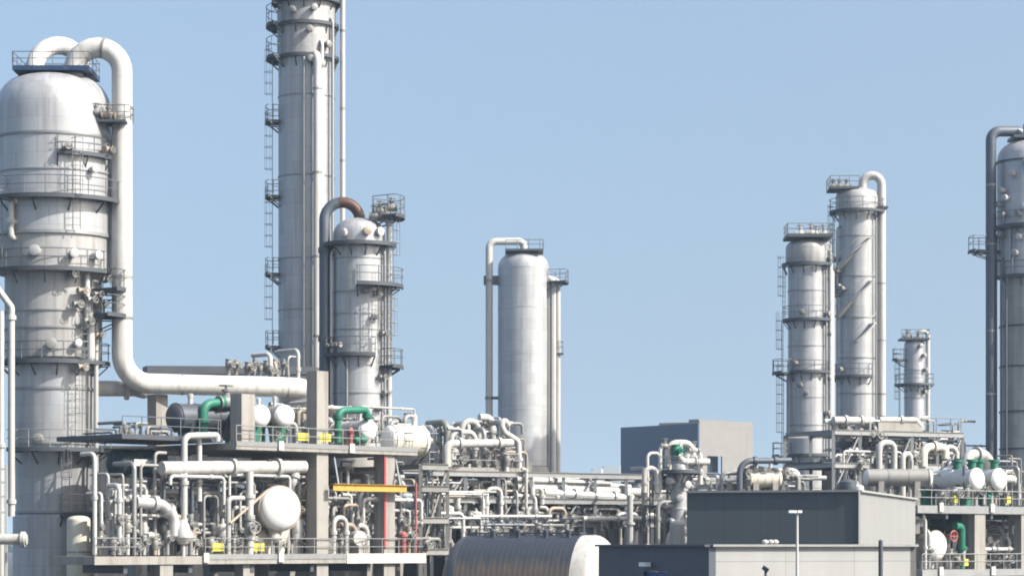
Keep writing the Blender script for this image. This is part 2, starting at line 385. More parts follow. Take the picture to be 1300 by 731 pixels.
def pipe_thing(name, label, cat, pts, r, mat_, bend=None, flanges=(), valves=(), group=None, n=12, collar=()):
    pts = [Vector(p) for p in pts]; q = MB(); path = rnd(pts, bend if bend is not None else r*3); q.tube(path, r, n)
    if r > .24: seams(q, path, r, 1.5)
    t = thing(name, label, cat, (pts[0].x, pts[0].y, min(p.z for p in pts)), group)
    part('pipe_run', q, mat_, t)
    for (i, k) in flanges:
        a, b = pts[i], pts[i+1]; flange(t, a + (b - a) * k, b - a, r, mat_)
    for (i, k) in collar:
        a, b = pts[i], pts[i+1]; w = MB(); p = a + (b - a)*k; w.spin(p, b - a, [(-.1, r*1.08), (.1, r*1.08)], 16); part('clamp', w, 'mid_grey_paint', t)
    for (i, k) in valves:
        a, b = pts[i], pts[i+1]; d = (b - a).normalized(); up = Vector((0,0,1)) if abs(d.z) < .7 else Vector((.5,-.85,0)).normalized()
        valve(t, a + (b - a) * k, d, r, 'mid_grey_paint', up)
    return t
def zrow(y, D): return CAMZ + (HY - y) / F * D

# ------------------------------------------------------------------ 1. the big column on the left
D = 165; cx = 68; X = (cx - 650) / F * D
t = thing('distillation_column', 'widest silver column with a broad domed upper half and twin white goosenecks on top', 'column', (X, D, 0))
shell(t, cx, D, [(760, 51), (655, 51), (652, 48)], 'aluminium_cladding', 'skirt')
shell(t, cx, D, [(651.5, 47.5), (598, 48), (565, 53.5), (462, 54)], 'aluminium_cladding', 'lower_shell')
shell(t, cx, D, [(461.5, 55), (456, 61), (352, 61), (349, 72)], 'dull_cladding', 'middle_shell')
shell(t, cx, D, [(348.5, 73), (304, 73)], 'dull_cladding', 'wide_shell')
shell(t, cx, D, [(303.5, 74.5), (178, 74.5)] + [(y, r) for y, r in dome(150, 97, 74, 14, .5)], 'aluminium_cladding', 'upper_shell')
for y, r, h in ((179, 74.5, 3), (302, 74.5, 4), (224, 74.5, 1.5), (495, 54, 3), (564, 53.5, 2), (398, 61, 2), (420, 61, 2), (650, 48, 3)): band(t, cx, D, y, r, 1.6, h)
m = S(1, D)
platform(t, X, D, 74.5*m, 17*m, -38, 118, zrow(258, D))
platform(t, X, D, 73*m, 9*m, -88, 62, zrow(347, D))
platform(t, X, D, 61*m, 38*m, 62, 108, zrow(369, D))
platform(t, X, D, 61*m, 38*m, 52, 106, zrow(402, D))
platform(t, X, D, 54*m, 17*m, -100, 100, zrow(461, D))
platform(t, X, D, 51*m, 22*m, -42, 105, zrow(571, D), dark=False)
platform(t, X, D, 48*m, 22*m, 20, 100, zrow(652, D), dark=False)
platform(t, X, D, 74.5*m, 8*m, 14, 70, zrow(203, D), hgt=.9)
# deck above the dome
q = MB(); q.box((X + S(4, D), D, zrow(94, D)), (S(96, D), 4.4, .3)); q.beam((X - S(30, D), D, zrow(101, D)), (X - S(30, D), D, zrow(95, D)), .25); q.beam((X + S(40, D), D - .6, zrow(110, D)), (X + S(40, D), D - .6, zrow(95, D)), .25)
o = part('top_deck', q, 'navy_paint', t)
q = MB(); z = zrow(94, D) + .15; xa, xb = X - S(44, D), X + S(52, D)
q.rail([(xa, D-2.15, z), (xb, D-2.15, z), (xb, D+2.15, z), (xa, D+2.15, z), (xa, D-2.15, z)], .9, 1.3, .03); part('railing', q, 'rail_dark', o)
for a, y, r in ((-6, 327, .42), (8, 441, .42), (-8, 559, .4), (36, 440, .3), (28, 330, .35), (52, 330, .35), (-30, 290, .3), (48, 223, .3), (-58, 326, .36)):
    p, d = surf(X, D, S(74 if y < 350 else 61 if y < 460 else 53, D), a, zrow(y, D)); nozzle(t, p, d, r*.85, .35, 'mid_grey_paint' if a in (-8, 8) else 'aluminium_pipe')
for a, ya, yb in ((30, 300, 203), (-42, 346, 262), (44, 460, 404), (40, 570, 464), (24, 650, 574)):
    r = S(74.5 if yb < 300 else 61 if yb < 460 else 54, D) + .45; p, d = surf(X, D, r, a, zrow(ya, D)); p2 = Vector((p.x, p.y, zrow(yb, D))); ladder(t, p, p2, (d.x, d.y), True, 'rail_steel')
# small pipes clipped to the shell
for a, ya, yb, r, mt in ((62, 700, 404, .16, 'pale_grey_paint'), (52, 460, 402, .26, 'white_paint'), (70, 690, 470, .12, 'aluminium_pipe'), (-30, 310, 265, .2, 'pale_grey_paint'), (48, 420, 352, .18, 'pale_grey_paint'), (78, 345, 178, .12, 'galvanised_steel')):
    rr = S(74.5 if yb < 300 else 62 if yb < 460 else 56, D) + r + .1; p, d = surf(X, D, rr, a, zrow(ya, D))
    q = MB(); z2 = zrow(yb, D); q.tube(rnd([p - d*(r+.3), p, (p.x, p.y, z2), Vector((p.x, p.y, z2)) - d*(r+.3)], .4), r, 10); part('riser_pipe', q, mt, t)
for a, y in ((40, 375), (50, 385), (58, 378), (66, 390), (35, 392), (46, 412), (60, 428), (30, 355), (64, 196), (22, 198), (70, 357), (40, 470), (70, 560), (55, 640)):
    p, d = surf(X, D, S(66 if y > 350 else 77, D), a, zrow(y, D)); valve(t, p + d*.25, (d.y, -d.x, 0), .15, 'mid_grey_paint' if a % 4 else 'tan_steel', d)
# its goosenecks
def seams(q, pts, r, step=1.9):
    """overlap joints of the pipe's cladding"""
    acc = 0
    for a, b in zip(pts, pts[1:]):
        l = (b - a).length; d = (b - a) / max(l, 1e-6); u = step - acc
        while u < l:
            q.spin(a + d*u, d, [(-.02, r*.99), (-.02, r*1.012), (.03, r*1.012), (.03, r*.99)], 24); u += step * (1 if int(u*7) % 3 else .8)
        acc = (acc + l) % step
def big_pipe(name, label, pts, r, mat_, extra=()):
    q = MB(); q.tube(pts, r, 24); seams(q, pts, r); t = thing(name, label, 'pipe', (pts[0].x, pts[0].y, min(p.z for p in pts)), 'overhead vapour lines'); part('pipe_run', q, mat_, t)
    for p, d in extra:
        w = MB(); w.spin(p, d, [(-.09, r*1.045), (.09, r*1.045)], 24); part('clamp', w, 'mid_grey_paint', t)
    return t
g1 = gooseneck(93, 155, 99, 120, 164.3, 164.3, 61)
tail = rnd([P(155, 100, 164.3), P(155, 486, 164.3), P(394, 492, 170), P(394, 492, 170) + Vector((-2, 4, 0))], S(36, D), 10)
vap = big_pipe('vapour_pipe', 'thick white pipe arching off the widest column, dropping down its side, then running level', g1[:-1] + tail[1:], S(13, D), 'white_paint',
         [(P(124 + 8, 61.5, 164.3), (1,-.1,-.2)), (P(155, 150, 164.3), (0,0,1)), (P(155, 352, 164.3), (0,0,1)), (P(155, 404, 164.3), (0,0,1)), (P(231, 487.9, 166.1), (1,.1,0)), (P(365, 491.3, 169.3), (1,.1,0))])
# bracket platform round the falling leg
q = MB(); c = P(150, 157, 164); q.box((c.x - .3, c.y - .2, c.z), (1.9, 2.0, .16)); q.beam((c.x + .3, c.y - .9, c.z - .1), (c.x - .3, c.y - .9, c.z - 1.3), .14); q.beam((c.x - 1.0, c.y - .9, c.z - .1), (c.x - .3, c.y - .9, c.z - 1.3), .14)
pp = part('bracket_platform', q, 'grating', vap)
q = MB(); z = c.z + .08; q.rail([(c.x-1.2, c.y-1.15, z), (c.x+.9, c.y-1.15, z), (c.x+.9, c.y+.7, z)], .95, .9, .03); part('railing', q, 'rail_dark', pp)
valve(vap, P(138, 147, 163.2), (1,0,0), .2, 'tan_steel'); valve(vap, P(122, 143, 162.8), (1,0,0), .16, 'mid_grey_paint')
big_pipe('vapour_pipe', 'shorter white gooseneck crossing behind the taller arch on the widest column', gooseneck(44, 104, 100, 130, 166, 169.5, 58), S(11.5, D), 'white_paint')

# ------------------------------------------------------------------ 2. the tallest column
D = 205; cx = 389; X = (cx - 650) / F * D; m = S(1, D)
t = thing('distillation_column', 'tallest silver column, its top beyond the upper edge of the photo', 'column', (X, D, 0))
shell(t, cx, D, [(790, 38), (640, 38), (600, 35.5)], 'concrete', 'skirt')
shell(t, cx, D, [(599, 35.5), (76, 35.5)], 'aluminium_cladding', 'lower_shell')
shell(t, cx, D, [(75, 37), (6, 37)], 'dull_cladding', 'collar_shell')
shell(t, cx, D, [(5, 35.5), (-40, 35.5)] + dome(-45, -62, 35), 'aluminium_cladding', 'upper_shell')
for y in (125, 226, 330, 395): band(t, cx, D, y, 35.5, .8, 1.3)

for y in (75, 34): platform(t, X, D, 37*m, 14*m, -140, -48, zrow(y, D), hgt=1.4); platform(t, X, D, 37*m, 4*m, -47, 140, zrow(y, D), rail=False)
platform(t, X, D, 36*m, 8*m, -150, 150, zrow(4, D))
for y in (155, 250, 348, 440): platform(t, X, D, 36*m, 16*m, -112, -62, zrow(y, D))
for ya, yb in ((250, 157), (348, 252), (440, 350), (155, 78)):
    p, d = surf(X, D, 36*m + .45, -84, zrow(ya, D)); ladder(t, p, (p.x, p.y, zrow(yb, D)), (d.x, d.y), True, 'rail_steel')
for a, r, ya, yb, mt, off in ((22, 5.2*m, 470, 78, 'white_paint', .3), (33, 2.2*m, 470, 60, 'aluminium_pipe', .2), (58, 2.0*m, 470, 30, 'galvanised_steel', .2), (0, 1.4*m, 470, 78, 'galvanised_steel', .15)):
    p, d = surf(X, D, 36*m + r + off, a, 0); q = MB(); q.tube(rnd([(p.x, p.y, zrow(ya, D)), (p.x, p.y, zrow(yb, D)), (p.x - d.x*(r + off + .3), p.y - d.y*(r + off + .3), zrow(yb - 3, D))], .6), r, 12); part('riser_pipe', q, mt, t)
    if a in (22,):
        for y in (120, 225, 330, 430):
            w = MB(); w.spin((p.x, p.y, zrow(y, D)), (0,0,1), [(-.08, r*1.12), (.08, r*1.12)], 14); part('clamp', w, 'mid_grey_paint', t)
for a, y in ((20, 85), (32, 88), (12, 82), (45, 62), (10, 45), (18, 18), (-20, 20)):
    p, d = surf(X, D, 37*m, a, zrow(y, D)); nozzle(t, p, d, .28, .3, 'mid_grey_paint', 'nozzle')
pr = P(435, -60, D - .5)
pipe_thing('vent_pipe', 'slender pale pipe standing straight up along the tallest column', 'pipe', [P(435, 478, D - .5), P(435, -70, D - .5)], 3.3*m, 'white_paint', 1, group='overhead vapour lines', collar=((0, .2), (0, .5), (0, .8), (0, .31), (0, .62)))

# ------------------------------------------------------------------ 3. the shorter column before it
D = 185; cx = 456; X = (cx - 650) / F * D; m = S(1, D)
t = thing('distillation_column', 'stout silver column in front of the tallest one, fed by a dark brown gooseneck', 'column', (X, D, 0))
shell(t, cx, D, [(800, 36), (585, 36), (580, 34)], 'concrete', 'skirt')
shell(t, cx, D, [(579.5, 34), (312, 34)] + dome(300, 277, 33.5), 'aluminium_cladding')
for y in (330, 372, 400, 420, 500, 540): band(t, cx, D, y, 34, .9, 1.4)
platform(t, X, D, 34*m, 13*m, -125, 100, zrow(311, D), rail=False)
platform(t, X, D, 34*m, 22*m, 0, 105, zrow(363, D)); platform(t, X, D, 34*m, 12*m, -110, 30, zrow(451, D)); platform(t, X, D, 34*m, 22*m, 52, 105, zrow(465, D))
platform(t, X, D, 20*m, 38*m, 55, 125, zrow(275, D), hgt=1.3)
for a, y in ((20, 297), (-30, 299), (48, 297)):
    p, d = surf(X, D, 31*m, a, zrow(y, D)); nozzle(t, p, d, .33, .3, 'tan_steel' if a == 20 else 'white_paint', 'nozzle')
for a, r, ya, yb, mt in ((72, 3.4*m, 575, 282, 'pale_grey_paint'), (88, 2.4*m, 570, 282, 'galvanised_steel'), (60, 1.6*m, 575, 320, 'galvanised_steel'), (-20, 1.4*m, 575, 452, 'galvanised_steel'), (-62, 1.5*m, 575, 320, 'white_paint')):
    p, d = surf(X, D, 34.5*m + r + .15, a, 0); q = MB(); q.tube(rnd([(p.x, p.y, zrow(ya, D)), (p.x, p.y, zrow(yb, D)), (p.x - d.x*(r + .6), p.y - d.y*(r + .6), zrow(yb - 4, D))], .5), r, 10); part('riser_pipe', q, mt, t)
for a, ya, yb in ((64, 465, 366), (72, 363, 279), (30, 451, 366)):
    p, d = surf(X, D, 34*m + .6, a, zrow(ya, D)); ladder(t, p, (p.x, p.y, zrow(yb, D)), (d.x, d.y), True, 'rail_steel')
for px, py in ((483, 262), (490, 266), (497, 258), (476, 268)): valve(t, P(px, py + 6, D - 1), (1,0,0), .2, 'mid_grey_paint')
for a, y in ((15, 372), (40, 375), (55, 425), (35, 405), (-40, 440), (-60, 440), (50, 480), (62, 500), (45, 520)):
    p, d = surf(X, D, 35*m, a, zrow(y, D)); valve(t, p + d*.2, (d.y, -d.x, 0), .13, 'mid_grey_paint', d)
gp = gooseneck(412, 457, 700, 280, D - .6, D, 257)
q = MB(); q.tube(gp[:8], 7*m, 18); t = thing('vapour_pipe', 'dark slate and rust-brown gooseneck pipe climbing beside the stout column', 'pipe', (gp[0].x, gp[0].y, gp[0].z), 'overhead vapour lines'); part('pipe_run', q, 'slate_pipe', t)
q = MB(); q.tube(gp[7:], 7*m, 18); part('top_bend', q, 'brown_pipe', t, 'rust-brown end of the gooseneck')
for y in (318, 430, 520): w = MB(); w.spin(P(412, y, D-.6), (0,0,1), [(-.2, 8.3*m), (.2, 8.3*m)], 16); w.beam(P(412, y, D-.6), P(425, y, D-.3), .25); part('clamp', w, 'dark_steel', t)

# ------------------------------------------------------------------ 4. the smooth column in the middle
D = 270; cx = 664.5; X = (cx - 650) / F * D; m = S(1, D)
t = thing('storage_column', 'smooth pale column standing alone at the middle with a thin pipe hooked over its top', 'column', (X, D, 0))
shell(t, cx, D, [(761, 34), (596, 34), (592, 32.5)], 'concrete', 'skirt')
shell(t, cx, D, [(591.5, 32.5), (343, 32.5)] + dome(340, 319, 32.3), 'aluminium_cladding')
for y in (391, 450, 520): band(t, cx, D, y, 32.5, .35, .8, 'aluminium_pipe')
band(t, cx, D, 341, 32.4, .4, .8, 'aluminium_pipe')
q = MB(); q.box((X + S(1, D), D - .3, zrow(320, D)), (S(48, D), 4.0, .22)); o = part('top_deck', q, 'grating', t)
q = MB(); z = zrow(319, D); xa, xb = X - S(22, D), X + S(25, D); q.rail([(xa, D-2.2, z), (xb, D-2.2, z), (xb, D+1.6, z)], 1.0, 1.2, .04); part('railing', q, 'rail_dark', o)
platform(t, X, D, 32.5*m, 25*m, 66, 112, zrow(358, D)); platform(t, X, D, 32.5*m, 18*m, 84, 100, zrow(448, D), brackets=False)
for a, r, ya, mt in ((80, 4.6*m, 356, 'pale_grey_paint'), (90, 3.6*m, 356, 'white_paint'), (70, 1.0*m, 356, 'galvanised_steel')):
    p, d = surf(X, D, 32.6*m + r + .03 + (7*m if a == 90 else 0), a, 0); q = MB(); q.tube(rnd([(p.x, p.y, zrow(600, D)), (p.x, p.y, zrow(ya, D)), (p.x - d.x*1.5, p.y - d.y*1.5, zrow(ya - 4, D))], .5), r, 10); part('riser_pipe', q, mt, t)
q = MB(); q.beam(P(614, 356, D-.4), P(636, 356, D-.4), .25, 1.0); q.beam(P(622, 505, D-.4), P(634, 505, D-.4), .2, .3); part('pipe_bracket', q, 'dark_steel', t)
pts = rnd([P(621, 600, D - .4), P(621, 306.5, D - .4), P(665, 306.5, D), P(665, 320, D)], S(9, D), 7)
q = MB(); q.tube(pts, 4.6*m, 14); t2 = thing('vapour_pipe', 'thin white pipe rising beside the smooth middle column and hooking over its top', 'pipe', pts[0], 'overhead vapour lines'); part('pipe_run', q, 'white_paint', t2)
for y in (356, 505): w = MB(); w.spin(P(621, y, D-.4), (0,0,1), [(-.15, 5.4*m), (.15, 5.4*m)], 14); part('clamp', w, 'mid_grey_paint', t2)

# ------------------------------------------------------------------ 5. the right-hand group of columns
D = 240; cx = 1025; X = (cx - 650) / F * D; m = S(1, D)
t = thing('distillation_column', 'shorter of two neighbouring silver columns, flat railed platform over its collar, behind the long charcoal shed', 'column', (X, D, 0))
shell(t, cx, D, [(770, 27), (625, 27), (620, 24.5)], 'concrete', 'skirt')
shell(t, cx, D, [(619.5, 24.5), (340, 24.5)], 'aluminium_cladding', 'shell')
shell(t, cx, D, [(339, 25), (333, 27.5), (316, 27.5)] + dome(314, 304, 27), 'dull_cladding', 'collar_shell')
for y in (370, 440, 505, 540): band(t, cx, D, y, 24.5, .7, 1.2)
q = MB(); q.box((X - 0*m, D - .2, zrow(302, D)), (57*m, 4.0, .3)); o = part('top_deck', q, 'grating', t)
q = MB(); z = zrow(301, D); q.rail([(X-28*m, D-2.1, z), (X+28*m, D-2.1, z), (X+28*m, D+1.7, z), (X-28*m, D+1.7, z), (X-28*m, D-2.1, z)], 1.05, 1.1, .035); part('railing', q, 'rail_dark', o)
platform(t, X, D, 27.5*m, 5*m, -110, 110, zrow(336, D), rail=False); platform(t, X, D, 24.5*m, 7*m, -130, 100, zrow(406, D)); platform(t, X, D, 24.5*m, 20*m, -112, -52, zrow(473, D)); platform(t, X, D, 24.5*m, 6*m, -52, 90, zrow(472, D), hgt=.9); platform(t, X, D, 24.5*m, 20*m, -105, -60, zrow(578, D)); platform(t, X, D, 24.5*m, 6*m, -60, 60, zrow(577, D), rail=False)
for a, r, ya, yb, mt in ((66, 3.2*m, 640, 320, 'pale_grey_paint'), (84, 3.6*m, 640, 345, 'aluminium_pipe'), (100, 2.4*m, 640, 310, 'mid_grey_paint'), (50, 1.3*m, 640, 340, 'galvanised_steel'), (-68, 1.4*m, 575, 475, 'galvanised_steel')):
    p, d = surf(X, D, 25*m + r + .15, a, 0); q = MB(); q.tube(rnd([(p.x, p.y, zrow(ya, D)), (p.x, p.y, zrow(yb, D)), (p.x - d.x*(r+.6), p.y - d.y*(r+.6), zrow(yb-4, D))], .4), r, 10); part('riser_pipe', q, mt, t)
for a, ya, yb in ((-80, 473, 408), (-70, 406, 338), (-78, 578, 476), (58, 336, 304)):
    p, d = surf(X, D, 25*m + .6, a, zrow(ya, D)); ladder(t, p, (p.x, p.y, zrow(yb, D)), (d.x, d.y))
for px, py in ((1016, 297), (1030, 296), (1037, 298), (1046, 297)): valve(t, P(px, py, D - .6), (1,0,0), .22, 'pale_grey_paint')
for a, y in ((60, 330), (72, 355), (55, 400), (65, 425), (-40, 462), (-20, 398), (-10, 500), (-25, 490), (60, 480), (55, 525)):
    p, d = surf(X, D, 25.5*m, a, zrow(y, D)); nozzle(t, p, d, .25, .3, 'mid_grey_paint', 'nozzle')
D = 255; cx = 1088; X = (cx - 650) / F * D; m = S(1, D)
t = thing('distillation_column', 'taller of two neighbouring silver columns, with a slanting stair and a white gooseneck', 'column', (X, D, 0))
shell(t, cx, D, [(766, 26), (640, 26), (630, 23.5)], 'concrete', 'skirt')
shell(t, cx, D, [(629, 23.5), (269, 23.5)], 'aluminium_cladding', 'shell')
shell(t, cx, D, [(268, 27), (250, 27)] + dome(248, 239, 26), 'dull_cladding', 'collar_shell')
for y in (301, 352, 404, 455, 500): band(t, cx, D, y, 23.5, 1.0, 1.4)
platform(t, X, D, 27*m, 8*m, -130, 110, zrow(269, D)); platform(t, X, D, 23.5*m, 8*m, -120, 30, zrow(478, D))
q = MB(); q.box((X - 18*m, D, zrow(241, D)), (36*m, 3.6, .25)); o = part('top_deck', q, 'grating', t)
q = MB(); z = zrow(240, D); q.rail([(X, D-1.75, z), (X-36*m, D-1.75, z), (X-36*m, D+1.7, z)], 1.1, 1.0, .035); part('railing', q, 'rail_dark', o)
for px in (1058, 1066, 1075): valve(t, P(px, 237, D - .6), (1,0,0), .2, 'mid_grey_paint')
for a0, a1, y0, y1 in ((-75, 28, 350, 304), (-60, 32, 404, 358), (-8, 34, 436, 412), (-150, -75, 372, 350)):
    q = MB(); n = 10
    for rr, zo in ((23.5*m + .12, 0), (23.5*m + .95, 0), (23.5*m + .95, 1.0)):
        q.tube([surf(X, D, rr, a0 + (a1 - a0)*i/n, zrow(y0 + (y1 - y0)*i/n, D) + zo)[0] for i in range(n+1)], .07 if zo == 0 else .035, 5)
    for i in range(3*n):
        a = a0 + (a1 - a0)*i/(3*n); z = zrow(y0 + (y1 - y0)*i/(3*n), D); q.beam(surf(X, D, 23.5*m + .12, a, z)[0], surf(X, D, 23.5*m + .95, a, z)[0], .22, .04)
    part('stair_flight', q, 'pale_grey_paint', t)
for a, r, ya, yb, mt in ((78, 3.6*m, 560, 290, 'pale_grey_paint'), (-70, 1.6*m, 600, 290, 'galvanised_steel'), (52, 1.2*m, 560, 275, 'galvanised_steel')):
    p, d = surf(X, D, 24*m + r + .2, a, 0); q = MB(); q.tube(rnd([(p.x, p.y, zrow(ya, D)), (p.x, p.y, zrow(yb, D)), (p.x - d.x*1.2, p.y - d.y*1.2, zrow(yb-4, D))], .5), r, 10); part('riser_pipe', q, mt, t)
for a, y in ((-60, 365), (-72, 375), (-50, 368), (-66, 345), (-80, 330), (-55, 470)):
    p, d = surf(X, D, 23.5*m, a, zrow(y, D)); nozzle(t, p, d, .3, .4, 'mid_grey_paint', 'nozzle')
p = surf(X, D, 24*m + .5, -82, zrow(404, D)); ladder(t, p[0], (p[0].x, p[0].y, zrow(272, D)), (p[1].x, p[1].y))
gp = gooseneck(1095, 1119, 242, 528, D - .3, D - .5, 223)
big = big_pipe('vapour_pipe', 'white gooseneck pipe looping over the taller of the twin silver columns and dropping straight', gp, 5.4*m, 'white_paint', [(P(1119, y, D-.5), (0,0,1)) for y in (262, 360, 432, 500)])
q = MB(); c = P(1117, 264, D - .5); q.box((c.x, c.y, c.z), (1.5, 1.5, .16)); part('collar_deck', q, 'grating', big)
D = 300; cx = 1161; X = (cx - 650) / F * D; m = S(1, D)
t = thing('distillation_column', 'smallest silver column, low and slim with a railed top, beside the twin columns', 'column', (X, D, 0))
shell(t, cx, D, [(754, 14.5), (600, 14.5), (596, 13)], 'concrete', 'skirt'); shell(t, cx, D, [(595.5, 13), (440, 13)] + dome(438, 430, 13), 'aluminium_cladding')
q = MB(); q.box((X - 1*m, D - .1, zrow(431, D)), (36*m, 2.8, .22)); o = part('top_deck', q, 'grating', t)
q = MB(); z = zrow(430, D); q.rail([(X-18.5*m, D-1.4, z), (X+17*m, D-1.4, z), (X+17*m, D+1.2, z)], 1.0, 1.0, .04); part('railing', q, 'rail_dark', o)
platform(t, X, D, 13*m, 15*m, -112, -60, zrow(456, D)); platform(t, X, D, 13*m, 12*m, -120, 70, zrow(488, D)); band(t, cx, D, 505, 13, .8, 1.2); band(t, cx, D, 470, 13, .8, 1.2)
p = surf(X, D, 13*m + .6, -85, zrow(530, D)); ladder(t, p[0], (p[0].x, p[0].y, zrow(458, D)), (p[1].x, p[1].y))
for px, py in ((1152, 428), (1166, 430)): valve(t, P(px, py, D - .7), (1,0,0), .24, 'mid_grey_paint')
for a, y in ((20, 440), (40, 452), (50, 470), (45, 498)): p, d = surf(X, D, 13*m, a, zrow(y, D)); nozzle(t, p, d, .28, .3, 'mid_grey_paint', 'nozzle')
gp = gooseneck(1166, 1178, 434, 560, D - .3, D - .3, 421)
big_pipe('vapour_pipe', 'thin pale gooseneck over the smallest silver column', gp, 2.7*m, 'pale_grey_paint')
D = 215; cx = 1307; X = (cx - 650) / F * D; m = S(1, D)
t = thing('distillation_column', 'domed grey column cut off by the photo\'s edge, behind a tall slate pipe', 'column', (X, D, 0))
shell(t, cx, D, [(780, 40), (600, 40), (598, 37)], 'concrete', 'skirt'); shell(t, cx, D, [(597.5, 37), (352, 37)], 'dull_cladding', 'lower_shell'); shell(t, cx, D, [(351, 41), (205, 41)] + dome(203, 178, 40.5), 'aluminium_cladding', 'upper_shell')
for y, r in ((207, 41), (352, 41), (415, 37), (466, 37), (523, 37), (570, 37), (288, 41)): band(t, cx, D, y, r, 1.4, 2.2, 'dark_steel')
platform(t, X, D, 41*m, 10*m, -90, 60, zrow(290, D)); platform(t, X, D, 41*m, 36*m, -98, -72, zrow(319, D)); platform(t, X, D, 37*m, 8*m, -60, 40, zrow(352, D))
q = MB(); q.box((X - 2*m, D, zrow(176, D)), (44*m, 3.0, .25)); q.beam(P(1300, 176, D-1), P(1300, 158, D-1), .15); part('top_deck', q, 'dark_steel', t)
for a, y in ((-60, 245), (-52, 255), (-66, 262), (-58, 275), (-30, 275), (-20, 268), (-40, 225), (-62, 300), (-28, 305), (-35, 325), (-18, 212), (-8, 215)):
    p, d = surf(X, D, 41*m, a, zrow(y, D)); nozzle(t, p, d, .28, .35, 'mid_grey_paint' if a % 4 else 'pale_grey_paint', 'nozzle')
for a, ya, yb, r in ((-76, 590, 300, 2.6*m), (-40, 350, 290, 1.5*m), (-50, 600, 352, 1.4*m), (-62, 600, 330, 1.1*m)):
    p, d = surf(X, D, 40*m + r + .3, a, 0); q = MB(); q.tube(rnd([(p.x, p.y, zrow(ya, D)), (p.x, p.y, zrow(yb, D)), (p.x - d.x*1.5, p.y - d.y*1.5, zrow(yb - 3, D))], .6), r, 10); part('riser_pipe', q, 'slate_pipe', t)
pts = rnd([P(1258, 620, D - .8), P(1258, 167, D - .8), P(1297, 167, D - .2), P(1297, 182, D - .2)], S(12, D), 8)
big_pipe('vapour_pipe', 'tall dark slate pipe standing before the domed column, elbowed over at its head', pts, 6.6*m, 'slate_pipe', [(P(1258, y, D-.8), (0,0,1)) for y in (235, 310, 420, 500)])

# ------------------------------------------------------------------ generic plant equipment
def drum_thing(name, label, cat, p, q_, r, shell_mat, head_mat, legs_to=None, group=None, rings=2, saddle='concrete', nozz=1, manway=False):
    """horizontal vessel from p (front end) to q_ with dished heads, on two saddles that stand at height legs_to"""
    p, q_ = Vector(p), Vector(q_); d = (q_ - p).normalized(); L = (q_ - p).length; s = Vector((-d.y, d.x, 0)).normalized()
    t = thing(name, label, cat, (p.x + d.x*L/2, p.y + d.y*L/2, legs_to if legs_to is not None else p.z - r), group)
    h = min(r*.5, L*.25)
    w = MB(); w.spin(p, d, [(h, r), (L - h, r)], 36); part('shell', w, shell_mat, t)
    for a, dd in ((p + d*h, -d), (q_ - d*h, d)):
        w = MB(); w.spin(a, dd, [(0, r*1.004)] + [(h*math.sin(math.pi/2*i/7), r*1.004*math.cos(math.pi/2*i/7)) for i in range(1, 8)], 36); part('head', w, head_mat, t)
    for a in (p + d*h, q_ - d*h): w = MB(); w.spin(a, d, [(-.05, r*1.06), (.05, r*1.06)], 36); part('girth_flange', w, shell_mat, t)
    if legs_to is not None:
        for k in (.24, .76):
            c = p + d*L*k; w = MB(); hh = c.z - r*.45 - legs_to
            w.hexa([c - s*r*.55 - d*.2 + Vector((0,0,-r*.45-hh)), c + s*r*.55 - d*.2 + Vector((0,0,-r*.45-hh)), c + s*r*.55 + d*.2 + Vector((0,0,-r*.45-hh)), c - s*r*.55 + d*.2 + Vector((0,0,-r*.45-hh)),
                    c - s*r*.93 - d*.2 + Vector((0,0,-r*.45)), c + s*r*.93 - d*.2 + Vector((0,0,-r*.45)), c + s*r*.93 + d*.2 + Vector((0,0,-r*.45)), c - s*r*.93 + d*.2 + Vector((0,0,-r*.45))])
            part('saddle', w, saddle, t)
    for i in range(rings): c = p + d*(h + (L - 2*h)*(i + 1)/(rings + 1)); w = MB(); w.spin(c, d, [(-.06, r*1.03), (.06, r*1.03)], 36); part('stiffening_ring', w, shell_mat, t)
    for i in range(nozz): c = p + d*L*(.3 + .4*i); nozzle(t, c + Vector((0,0,r)), (0,0,1), .22*min(1, r), .4, 'pale_grey_paint', 'nozzle')
    if manway: nozzle(t, p + d*.1, -d, r*.3, .2, 'mid_grey_paint', 'manway')
    return t
def railing_run(name, pts, parent, mat_='rail_steel', h=1.1): q = MB(); q.rail(pts, h, 1.5, .035); return part(name, q, mat_, parent)
COLW = {'pale_grey_paint': 'pale grey', 'white_paint': 'white', 'mid_grey_paint': 'mid-grey', 'aluminium_pipe': 'silver', 'tan_steel': 'rust-tan', 'dark_steel': 'dark', 'galvanised_steel': 'dull steel', 'green_paint': 'green', 'slate_pipe': 'slate'}
